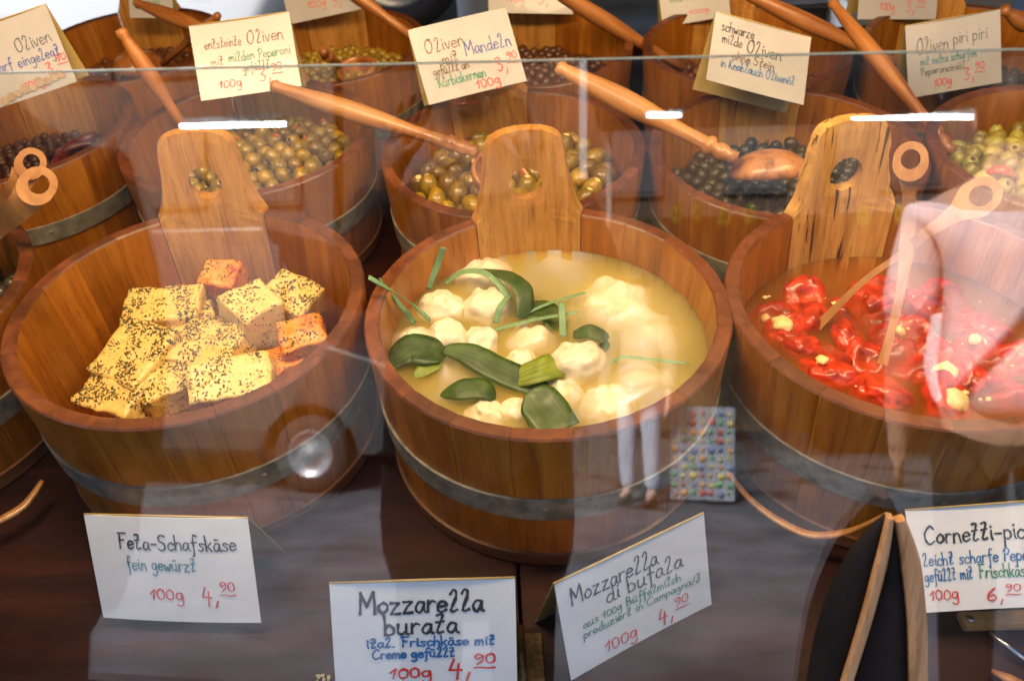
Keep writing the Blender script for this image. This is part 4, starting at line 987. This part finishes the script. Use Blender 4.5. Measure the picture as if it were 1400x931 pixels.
# two round-topped dark boards with wooden edges, leaning on the outside of the pane
def onpane(px, py, off=.012):
    d = rayd(px, py); C = Vector((0, 0, CZ)); t_ = (GP+GN*off-C).dot(GN)/d.dot(GN); return C+d*t_
def board(label, edge_px, wedge, outer_px):
    E_ = [onpane(*p, .013) for p in edge_px]; O_ = [onpane(*p, .011) for p in outer_px]
    for L_ in (E_, O_):
        q = L_[-1]; d = (L_[-1]-L_[-2]).normalized(); L_.append(q+d*((q.z-.804)/-d.z))
    apex = E_[0]; E_ = catmull(E_, 7); O_ = catmull(O_, 7); n_ = len(E_)
    t = empty('curved_board', tuple(apex), label=label, cat='board')
    vs = []; fs = []
    for i in range(n_): vs += [E_[i], O_[i]]
    for i in range(n_-1): fs.append((2*i, 2*i+1, 2*i+3, 2*i+2))
    o = link('board_face', mesh('board_face', [v-apex for v in vs], fs, M_DARKBOARD, True), t); s = o.modifiers.new('s', 'SOLIDIFY'); s.thickness = .003; s.offset = 0
    vs = []; fs = []
    for i in range(n_):
        w_ = wedge*(.5+.5*min(1, i/(n_*.22)))
        d = (E_[min(i+1, n_-1)]-E_[max(i-1, 0)]).normalized(); s_ = d.cross(GN).normalized()
        for a_, b_ in ((-1, -.3), (1, -.3), (1, .7), (.6, 1), (-.6, 1), (-1, .7)): vs.append(E_[i]+s_*(a_*w_/2)+GN*(b_*.007)-apex)
    for i in range(n_-1):
        for j in range(6): k = (j+1) % 6; fs.append((i*6+j, i*6+k, (i+1)*6+k, (i+1)*6+j))
    fs.append((5, 4, 3, 2, 1, 0)); fs.append(tuple((n_-1)*6+j for j in range(6)))
    link('board_edge', mesh('board_edge', vs, fs, M_PLY), t)
board('dark board with thin wooden edge, left of the leaning pair', [(1215, 703), (1204, 760), (1183, 840), (1160, 915), (1150, 945)], .0085,
      [(1208, 702), (1158, 758), (1122, 838), (1106, 910), (1101, 945)])
board('dark board with thick rounded wooden edge, right of the leaning pair', [(1228, 706), (1242, 760), (1251, 840), (1253, 915), (1253, 945)], .0135,
      [(1219, 710), (1206, 762), (1186, 840), (1163, 915), (1154, 945)])
# pale wooden slat with a screw under the Cornetti card
P = onz(1375, 846, .806); t = empty('cleat', (P.x, P.y, .8045), rz=R_(-2), label='pale wooden slat with a screw under the Cornetti card', cat='cleat')
link('slat', box(.085, .018, .008, M_TONG, .0015, 'slat'), t)
sc_ = link('screw', lathe([(.0001, .0012), (.003, .0012), (.0034, .0004), (.0034, 0)], M_STEEL, 16, 'screw'), t, loc=(-.034, 0, .0042))
P0, P1 = onz(1353, 864, .812), onz(1405, 905, .806)
link('steel_skewer', tube([P0, P1], [.0018, .0035], M_STEEL, 8), label='thin steel skewer lying at the lower right edge', cat='skewer')
P0, P1 = onz(1356, 916, .808), onz(1402, 940, .806)
link('wooden_stick', tube([P0, (P0+P1)/2, P1], [.002, .0055, .006], M_OLIVEWOOD, 10, flat=.6), label='tip of a wooden stick at the lower right corner', cat='stick')
bmc = bmesh.new()
for i in range(12):
    P = onz(442+rnd.gauss(0, 5), 925+rnd.gauss(0, 3), .8035); bmesh.ops.create_icosphere(bmc, subdivisions=1, radius=rnd.uniform(.0008, .0022), matrix=Matrix.Translation(P))
link('crumbs', frombm('crumbs', bmc, M_CREAM), label='few pale crumbs on the counter left of the burata card', cat='crumbs', kind='stuff')

# ------------------------------------------------------------------ street side, seen mirrored in the pane
M_SHIRT = plain('pinkish_white_shirt', (.90, .74, .77), .8, 0, .16, 7, bmp=.8)
M_DARKCLOTH = plain('black_coat', (.010, .010, .012), .9, 0, .3, 12)
M_JEANS = plain('light_jeans', (.50, .58, .72), .85, 0, .12, 20)
M_WHITECL = plain('white_top', (.75, .75, .78), .85)
M_BEIGE = plain('beige_top', (.26, .23, .19), .85)
M_STRAPB = plain('blue_grey_strap', (.16, .22, .28), .7)
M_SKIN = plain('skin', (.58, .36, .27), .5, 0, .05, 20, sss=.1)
M_SKIND = plain('shaded_brown_skin', (.10, .055, .035), .6, 0, .05, 20)  # skin tone darkened to stand for shade on the black-coated figures
M_HAIRD = plain('dark_hair', (.03, .02, .015), .6)
M_SHOE = plain('dark_shoe', (.03, .03, .035), .5)
def skin(name, verts, edges, rad, mat, parent, root=0, sub=2):
    me = bpy.data.meshes.new(name); me.from_pydata([tuple(v) for v in verts], edges, []); me.materials.append(mat)
    o = link(name, me, parent)
    sm = o.modifiers.new('skin', 'SKIN'); sm.use_smooth_shade = True
    for i, r in enumerate(rad):
        q = r if isinstance(r, tuple) else (r, r); me.skin_vertices[0].data[i].radius = q
    for i in range(len(rad)): me.skin_vertices[0].data[i].use_root = (i == root)
    s = o.modifiers.new('sub', 'SUBSURF'); s.levels = s.render_levels = sub
    return o
def person(loc, face, h, label, top, legs, skirt=False, arms='down', longsleeve=True, hair=M_HAIRD, bare=False, name='person', longcoat=False, hem=.84):
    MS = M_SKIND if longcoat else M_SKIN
    t = empty(name, tuple(loc), rz=face, label=label, cat='person'); k = h/1.75
    V = lambda x, y, z: Vector((x*k, y*k, z*k))
    vs = [V(0, 0, .95), V(0, .01, 1.12), V(0, .01, 1.30), V(0, 0, 1.45), V(0, -.01, 1.53), V(0, -.02, 1.60), V(0, -.02, 1.69)]
    rd = [(.15*k, .11*k), (.135*k, .10*k), (.155*k, .11*k), (.10*k, .08*k), .055*k, (.075*k, .09*k), (.07*k, .085*k)]
    ed = [(i, i+1) for i in range(6)]
    arm = {}
    for s in (-1, 1):
        b = len(vs)
        if arms == 'up': pts = [V(s*.19, 0, 1.40), V(s*.27, -.06, 1.20), V(s*.16, -.12, 1.44), V(s*.13, -.13, 1.50)]
        else: pts = [V(s*.19, 0, 1.40), V(s*.25, .02, 1.12), V(s*.27, -.08, .88), V(s*.27, -.10, .80)]
        vs += pts; rd += [.062*k, .046*k, .034*k, (.035*k, .018*k)]; ed += [(3, b), (b, b+1), (b+1, b+2), (b+2, b+3)]
        hd = (pts[3]-pts[2]).normalized()
        sd = Vector((0, -1, 0)) if arms == 'down' else Vector((1, 0, 0))
        for q, (off, ln) in enumerate(((-.026, .07), (-.009, .082), (.009, .078), (.026, .062))):
            f0 = len(vs); vs += [pts[3]+sd*off*k+hd*.04*k, pts[3]+sd*off*k*1.1+hd*(.04+ln*.6)*k+Vector((0, -.01, 0)), pts[3]+sd*off*k*1.1+hd*(.04+ln)*k+Vector((0, -.025, 0))]
            rd += [.010*k, .009*k, .007*k]; ed += [(b+3, f0), (f0, f0+1), (f0+1, f0+2)]
        f0 = len(vs); vs += [pts[3]+sd*-.035*k+hd*.0*k+Vector((0, -.015, 0)), pts[3]+sd*-.05*k+hd*.045*k+Vector((0, -.03, 0))]; rd += [.011*k, .009*k]; ed += [(b+3, f0), (f0, f0+1)]
        arm[s] = pts
    lg = {}
    for s in (-1, 1):
        b = len(vs); pts = [V(s*.09, 0, .86), V(s*.10, -.01, .50), V(s*.10, .02, .10), V(s*.11, -.12, .03)]
        vs += pts; rd += [.09*k, .058*k, .038*k, (.04*k, .025*k)]; ed += [(0, b), (b, b+1), (b+1, b+2), (b+2, b+3)]; lg[s] = pts
    skin('body', vs, ed, rd, MS, t)
    # top
    a1, a2 = arm[-1], arm[1]; nA = 3 if longsleeve else 2
    tv = [V(0, 0, .50 if longcoat else hem), V(0, .01, 1.12), V(0, .01, 1.30), V(0, 0, 1.44)]; te = [(0, 1), (1, 2), (2, 3)]; tr_ = [(.24*k, .19*k) if longcoat else (.215*k, .165*k), ((.215 if longcoat else .165)*k, .135*k), ((.22 if longcoat else .18)*k, .135*k), (.13*k, .10*k)]
    for a in (a1, a2):
        b = len(tv); tv += a[:nA]; tr_ += [.082*k, .068*k, .055*k][:nA]; te += [(3, b)]+[(b+i, b+i+1) for i in range(nA-1)]
    skin('shirt' if top is not M_DARKCLOTH else 'coat', tv, te, tr_, top, t)
    if not bare:
        tv = [V(0, 0, 1.01)]; te = []; tr_ = [(.20*k, .155*k)]
        for s in (-1, 1):
            b = len(tv); tv += lg[s][:3]; tr_ += [.105*k, .075*k, .062*k]; te += [(0, b), (b, b+1), (b+1, b+2)]
        skin('trousers', tv, te, tr_, legs, t)
    else:
        me = lathe([(.15*k, .98*k), (.19*k, .85*k), (.22*k, .62*k), (.215*k, .62*k), (.14*k, .97*k)], legs, 24, 'skirt'); link('skirt', me, t)
    for s in (-1, 1):
        skin('shoe', [V(s*.10, .05, .045), V(s*.105, -.05, .045), V(s*.11, -.16, .035)], [(0, 1), (1, 2)], [(.045*k, .04*k), (.045*k, .04*k), (.038*k, .028*k)], M_SHOE, t, sub=1)
    # head details
    bm = bmesh.new(); bmesh.ops.create_uvsphere(bm, u_segments=24, v_segments=16, radius=1)
    for v in bm.verts:
        c = v.co; v.co = Vector((c.x*.083, c.y*.10+.012, c.z*.115))*k
    bmesh.ops.delete(bm, geom=[v for v in bm.verts if (v.co.y < -.035*k and v.co.z < .055*k) or v.co.z < -.085*k], context='VERTS')
    bmesh.ops.translate(bm, vec=V(0, -.01, 1.675), verts=bm.verts); o = link('hair', frombm('hair', bm, hair), t); o.modifiers.new('s', 'SOLIDIFY').thickness = .01
    for s in (-1, 1):
        bm = bmesh.new(); bmesh.ops.create_uvsphere(bm, u_segments=10, v_segments=8, radius=.011*k); bmesh.ops.translate(bm, vec=V(s*.030, -.103, 1.655), verts=bm.verts); link('eye', frombm('eye', bm, M_SHOE), t)
        bm = bmesh.new(); bmesh.ops.create_uvsphere(bm, u_segments=10, v_segments=8, radius=.02*k); bmesh.ops.scale(bm, vec=(.4, .7, 1.4), verts=bm.verts); bmesh.ops.translate(bm, vec=V(s*.082, -.01, 1.645), verts=bm.verts); link('ear', frombm('ear', bm, MS), t)
    link('nose', tube([V(0, -.100, 1.665), V(0, -.122, 1.625)], [.008*k, .014*k], MS, 8), t)
    link('mouth', tube([V(-.022, -.100, 1.595), V(0, -.106, 1.593), V(.022, -.100, 1.595)], .004*k, M_RED2, 6), t)
    return t
# the photographer: body just behind the lens
P = street(650, 420, 1.98)
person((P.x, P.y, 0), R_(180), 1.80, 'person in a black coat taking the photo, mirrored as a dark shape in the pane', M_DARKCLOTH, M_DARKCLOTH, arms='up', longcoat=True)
P = street(-25, 380, 1.9)
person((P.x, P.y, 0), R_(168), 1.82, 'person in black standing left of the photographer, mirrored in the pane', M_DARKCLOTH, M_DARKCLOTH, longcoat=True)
def atstreet(px, py, dist): return street(px, py, dist)
# woman in a pale shirt at right
P = atstreet(1385, 430, 2.65)
w_ = person((P.x, P.y, 0), R_(20), 1.82, 'person in a pinkish white shirt with shoulder strap, mirrored at the right of the pane', M_SHIRT, M_DARKCLOTH, longsleeve=False, hem=.86)
pts = catmull([Vector((-.16, -.09, 1.0)), Vector((-.02, -.16, 1.25)), Vector((.12, -.10, 1.50)), Vector((.13, .03, 1.53)), Vector((.05, .15, 1.25)), Vector((-.12, .13, 1.02))], 6)
link('strap', tube(pts, .032, M_STRAPB, 8, flat=.3), w_)
P = atstreet(874, 620, 6.1)
person((P.x, P.y, 0), R_(200), 1.50, 'person in light jeans and beige top, mirrored between the middle and right tub', M_BEIGE, M_JEANS)
P = atstreet(1320, 640, 5.6)
person((P.x, P.y, 0), R_(150), 1.5, 'bare legged person in a dark skirt, mirrored below the right tub', M_WHITECL, M_DARKCLOTH, bare=True)

# vehicles
M_PAINTW = plain('white_van_paint', (.72, .73, .75), .25, 0, .03, 3, coat=.6)
M_PAINTD = plain('dark_car_paint', (.012, .014, .018), .2, 0, .2, 3, coat=.8)
M_TYRE = plain('tyre_rubber', (.03, .03, .034), .8)
M_RIMM = plain('silver_rim', (.42, .45, .50), .3, .6, .1, 20)
M_WIN = plain('car_window', (.02, .025, .03), .05, 0, .1, 2, spec=1)
M_LIGHT = plain('headlight_glass', (.7, .7, .72), .1, 0, .05, 9)
def wheel(parent, loc, yaw_side, r=.32):
    t = empty('wheel', loc); t.parent = parent; t.rotation_euler = (PI/2, 0, 0)
    for kk in ('label', 'category', 'group'):
        if kk in t: del t[kk]
    link('tyre', lathe([(r*.62, -.10), (r*.92, -.105), (r, -.07), (r, .07), (r*.92, .105), (r*.62, .10), (r*.60, 0), (r*.62, -.10)], M_TYRE, 48), t)
    link('rim', lathe([(r*.61, -.09), (r*.63, .096), (r*.58, .10), (r*.52, .075), (r*.30, .06), (r*.12, .085), (.001, .088)], M_RIMM, 48), t)
    link('rim', lathe([(r*.61, .09), (r*.63, -.096), (r*.58, -.10), (r*.52, -.075), (r*.30, -.06), (r*.12, -.085), (.001, -.088)], M_RIMM, 48), t)
    return t
def car(loc, yaw, paint, label, L_=4.4, Hh=1.5, Wd=1.75, van=False, wr=.32):
    t = empty('parked_car' if not van else 'parked_van', loc, rz=yaw, label=label, cat='van' if van else 'car')
    x0, x1 = -L_/2, L_/2; ax, bx = x0+.85, x1-.9
    top = [(x0, .28), (x0, .95), (x0+.15, 1.02)] + ([(x0+.25, Hh), (x1-1.3, Hh+.02), (x1-.75, 1.05)] if van else [(x0+.75, 1.02), (x0+1.3, Hh), (x1-1.9, Hh), (x1-1.15, .98)]) + [(x1-.1, .85), (x1, .6), (x1, .28)]
    bot = []
    for cx in (bx, ax):
        bot += [(cx+(wr+.07)*math.cos(a), max(.28, wr+(wr+.07)*math.sin(a))) for a in [PI*i/10 for i in range(11)]]
    prof = top+bot; n_ = len(prof); vs = []; fs = []
    for y, ins in ((-Wd/2, 0), (Wd/2, 0)):
        for x, z in prof: vs.append((x, y*(1-.10*max(0, (z-1.0)/.5)), z))
    fs.append(tuple(range(n_))); fs.append(tuple(range(n_, 2*n_))[::-1])
    for i in range(n_): j = (i+1) % n_; fs.append((i, i+n_, j+n_, j))
    bm = bmesh.new(); tm = mesh('t', vs, fs, paint); bm.from_mesh(tm); bmesh.ops.triangulate(bm, faces=[f for f in bm.faces if len(f.verts) > 4])
    o = link('body', frombm('car_body', bm, paint, False), t); bv = o.modifiers.new('b', 'BEVEL'); bv.width = .03; bv.segments = 2; bv.limit_method = 'ANGLE'; bv.angle_limit = R_(25)
    for s in (-1, 1):
        for (a, b_) in (((x0+1.15, x0+1.95), (x0+2.0, x1-1.75)) if not van else ((x1-1.75, x1-1.05), (x0+.5, x0+1.6))):
            o = link('window', mesh('window', [(a, 0, 1.05), (b_, 0, 1.05), (b_-.12, 0, Hh-.10), (a+.12, 0, Hh-.10)], [(0, 1, 2, 3)], M_WIN), t); o.location = (0, s*(Wd/2-.015), 0); o.rotation_euler = (s*R_(10), 0, 0); o.location.z = .0
            o.location.y = s*(Wd/2+.19-.0)
            o.modifiers.new('s', 'SOLIDIFY').thickness = .012
        link('headlight', box(.06, .32, .16, M_LIGHT, .03, 'headlight'), t, loc=(x1-.02, s*(Wd/2-.25), .70))
        link('door_handle', box(.16, .03, .03, M_TYRE, .008, 'door_handle'), t, loc=(x0+2.2, s*(Wd/2+.012), .92))
        for cx in (ax, bx): wheel(t, (cx, s*(Wd/2-.11), wr), s, wr)
    return t
P = atstreet(428, 620, 6.7)
M_PAINTG = plain('grey_van_paint', (.05, .054, .06), .3, 0, .1, 3, coat=.3)
car((P.x-1.3, P.y-.80, 0), 0, M_PAINTG, 'grey van parked across the street, mirrored left of the middle tub', L_=4.4, Hh=1.9, van=True, wr=.275)
P = ony(545, -38, 4.05)
car((P.x+1.28, 4.05+.78, 0), 0, M_PAINTD, 'dark car parked behind the stall, one wheel in view at the top', L_=4.3, Hh=1.45, wr=.31)
# back side of the stall: pale kerb blocks and crates
M_CONC = plain('pale_concrete', (.36, .40, .46), .8, 0, .12, 4)
for px, py, Y, sx, sz, lab in ((652, 2, 3.6, .16, .55, 'pale grey bollard behind the stall, right of the car wheel'), (1240, 12, 3.2, .55, .35, 'pale grey crate behind the stall at the upper right'), (1075, 14, 3.4, .6, .22, 'dark grey crate behind the crossing ladle handles')):
    P = ony(px, py, Y)
    t = empty('storage_crate' if sx > .3 else 'bollard', (P.x, Y, .004), label=lab, cat='crate' if sx > .3 else 'bollard')
    if sx > .3:
        for yy in (-.18, .18): link('side', box(sx, .02, max(.3, P.z+sz*.3), M_CONC if px > 1200 else M_TYRE, .006, 'side', (0, 0, max(.3, P.z+sz*.3)/2)), t, loc=(0, yy, 0))
        for xx in (-sx/2, sx/2): link('side', box(.02, .34, max(.3, P.z+sz*.3), M_CONC if px > 1200 else M_TYRE, .006, 'side', (0, 0, max(.3, P.z+sz*.3)/2)), t, loc=(xx, 0, 0))
        link('crate_lid', box(sx+.04, .42, .025, M_CONC if px > 1200 else M_TYRE, .008, 'crate_lid'), t, loc=(0, 0, max(.3, P.z+sz*.3)+.014))
    else:
        link('post', lathe([(.08, 0), (.08, .7), (.07, .75), (.0001, .78)], M_CONC, 24), t)

# stall opposite: counter, canopy with fluorescent tubes, hanging bunches, dotted board
M_AWN = plain('grey_awning', (.10, .14, .15), .8, 0, .06, 2)
m, n, l, b = nmat('tube_light'); b.inputs['Emission Color'].default_value = (.80, .95, 1, 1); b.inputs['Emission Strength'].default_value = 16; M_TUBE = m
P0 = atstreet(1165, 161, 7.6); P1 = atstreet(1420, 160, 7.6)
opy = min(P0.y, P1.y)
def fluoro(a, b_, label, hl=.45):
    t = empty('fluorescent_lamp', tuple((a+b_)/2), label=label, cat='lamp', group='fluorescent lamps of the stall opposite')
    c_ = (a+b_)/2
    link('tube', tube([a-c_, b_-c_], .017, M_TUBE, 12), t); link('housing', box((b_-a).length+.06, .07, .035, M_AWN, .004, 'housing', (0, 0, .045)), t)
    link('hanger', tube([Vector((0, 0, .06)), Vector((0, 0, hl))], .004, M_STEEL, 6), t)
fluoro(P0, P1, 'long fluorescent lamp of the stall opposite, mirrored at the right')
P2 = atstreet(885, 158, 7.6); P3 = atstreet(931, 158, 7.6); fluoro(P2, P3, 'short fluorescent lamp mirrored on the big ladle handle')
P2 = atstreet(246, 173, 7.6); P3 = atstreet(390, 170, 7.6); fluoro(P2, P3, 'fluorescent lamp mirrored above the feta tub handle', 1.6)
sw = empty('span_wire', tuple((P2+P3)/2+Vector((0, 0, 1.6))), label='thin wire across the street carrying one lamp', cat='wire')
link('wire', tube([Vector((-9, 0, .3)), Vector((0, 0, 0)), Vector((9, 0, .3))], .004, M_STEEL, 6), sw)
M_WALLH3 = plain('ochre_stall_wall', (.13, .09, .045), .8, 0, .4, 3)
so = empty('opposite_stall', (atstreet(865, 160, 7.6).x+2.9, opy-1.2, 0), label='grey roofed market stall across the street with long lamps', cat='market stall')
ct = P0.z+.48
link('roof', box(6.6, 3.6, .05, M_AWN, .01, 'roof', (0, .65, ct)), so)
link('valance', box(6.6, .02, .22, M_AWN, .004, 'valance', (0, 2.46, ct-.10)), so)
link('stall_counter', box(3.6, .7, .85, M_COUNTER, .01, 'stall_counter', (.6, -.6, .425)), so)
link('back_wall', box(6.4, .03, 2.2, M_WALLH3, .004, 'back_wall', (0, -1.05, 1.2)), so)
for x in (-3.2, 3.2):
    for y in (-1.1, 2.35): link('post', box(.05, .05, ct-.03, M_STEEL, .004, 'post', (x, y, (ct-.03)/2)), so)
M_GRN = plain('green_banana_skin', (.30, .36, .04), .5)
for i, (px, py) in enumerate(((925, 288), (955, 286), (990, 292), (1025, 288), (1180, 290), (1232, 288), (1300, 292))):
    P = atstreet(px, py, 7.2); t = empty('hanging_bananas', tuple(P), label='%s bunch of green yellow bananas from the left in the stall opposite' % ('first', 'second', 'third', 'fourth', 'fifth', 'sixth', 'seventh')[i], cat='bananas', group='bananas hanging in the stall opposite')
    for q in range(4):
        a = q*1.5+i; link('banana', tube(catmull([Vector((0, 0, .05)), Vector((.03*math.cos(a), .03*math.sin(a), 0)), Vector((.03*math.cos(a), .03*math.sin(a), -.06)), Vector((0.0, 0, -.10))], 4), [.006]+[.018]*11+[.006], M_GRN, 8), t)
    link('string', tube([Vector((0, 0, .05)), Vector((0, 0, ct-P.z-.03))], .002, M_STEEL, 5), t)
P = atstreet(960, 625, 6.2); t = empty('dotted_board', (P.x, P.y, 0), rz=R_(4), label='white board printed with coloured dots, mirrored right of the middle tub', cat='board')
link('panel', box(.42, .02, .62, M_CONC, .004, 'panel', (0, 0, .33)), t)
DC = [plain('dot_%s' % k, c, .6) for k, c in dict(red=(.62, .16, .14), yellow=(.7, .6, .2), green=(.2, .45, .22), blue=(.2, .28, .5), orange=(.7, .38, .18)).items()]
for i in range(7):
    for j in range(10):
        r = rnd.choice((.014, .019, .024)); x, z = -.178+i*.059+rnd.uniform(-.008, .008), .065+j*.059+rnd.uniform(-.008, .008)
        link('dot', lathe([(.0001, .0), (r, 0), (r, .002), (.0001, .002)], DC[rnd.randrange(5)], 14, 'dot'), t, loc=(x, .0135 if True else 0, z), rot=(-PI/2, 0, 0))
# house row across the street
M_WALLH = plain('pale_house_plaster', (.09, .085, .08), .9, 0, .08, 1)
M_WALLH2 = plain('brown_house_plaster', (.09, .055, .035), .9, 0, .08, 1)
for hx, wd, mt, lab in ((-11, 9, M_WALLH, 'pale plastered house across the street, left of the brown one'), (-1.5, 9.6, M_WALLH2, 'brown house across the street behind the parked van'), (8.5, 9.8, M_WALLH, 'pale plastered house across the street, right of the brown one')):
    t = empty('house', (hx, -17, 0), label=lab, cat='house')
    link('wall', box(wd, 6, 9, mt, .02, 'wall', (0, -3, 4.5)), t)
    link('roof', mesh('roof', [(-wd/2, .4, 9.01), (wd/2, .4, 9.01), (wd/2, -6.4, 9.01), (-wd/2, -6.4, 9.01), (-wd/2, -3, 12), (wd/2, -3, 12)], [(0, 1, 5, 4), (2, 3, 4, 5), (0, 4, 3), (1, 2, 5), (3, 2, 1, 0)], M_HOOP), t)
    for fl in range(3):
        for q in range(4):
            f = link('window', box(1.2, .12, 1.6, M_WALLH, .02, 'window', (0, 0, 0)), t, loc=(-wd/2+1.3+q*(wd-2.6)/3, .03, 1.7+fl*2.8))
            link('pane', box(1.0, .02, 1.4, M_WIN, 0, 'pane'), f, loc=(0, .075, 0))
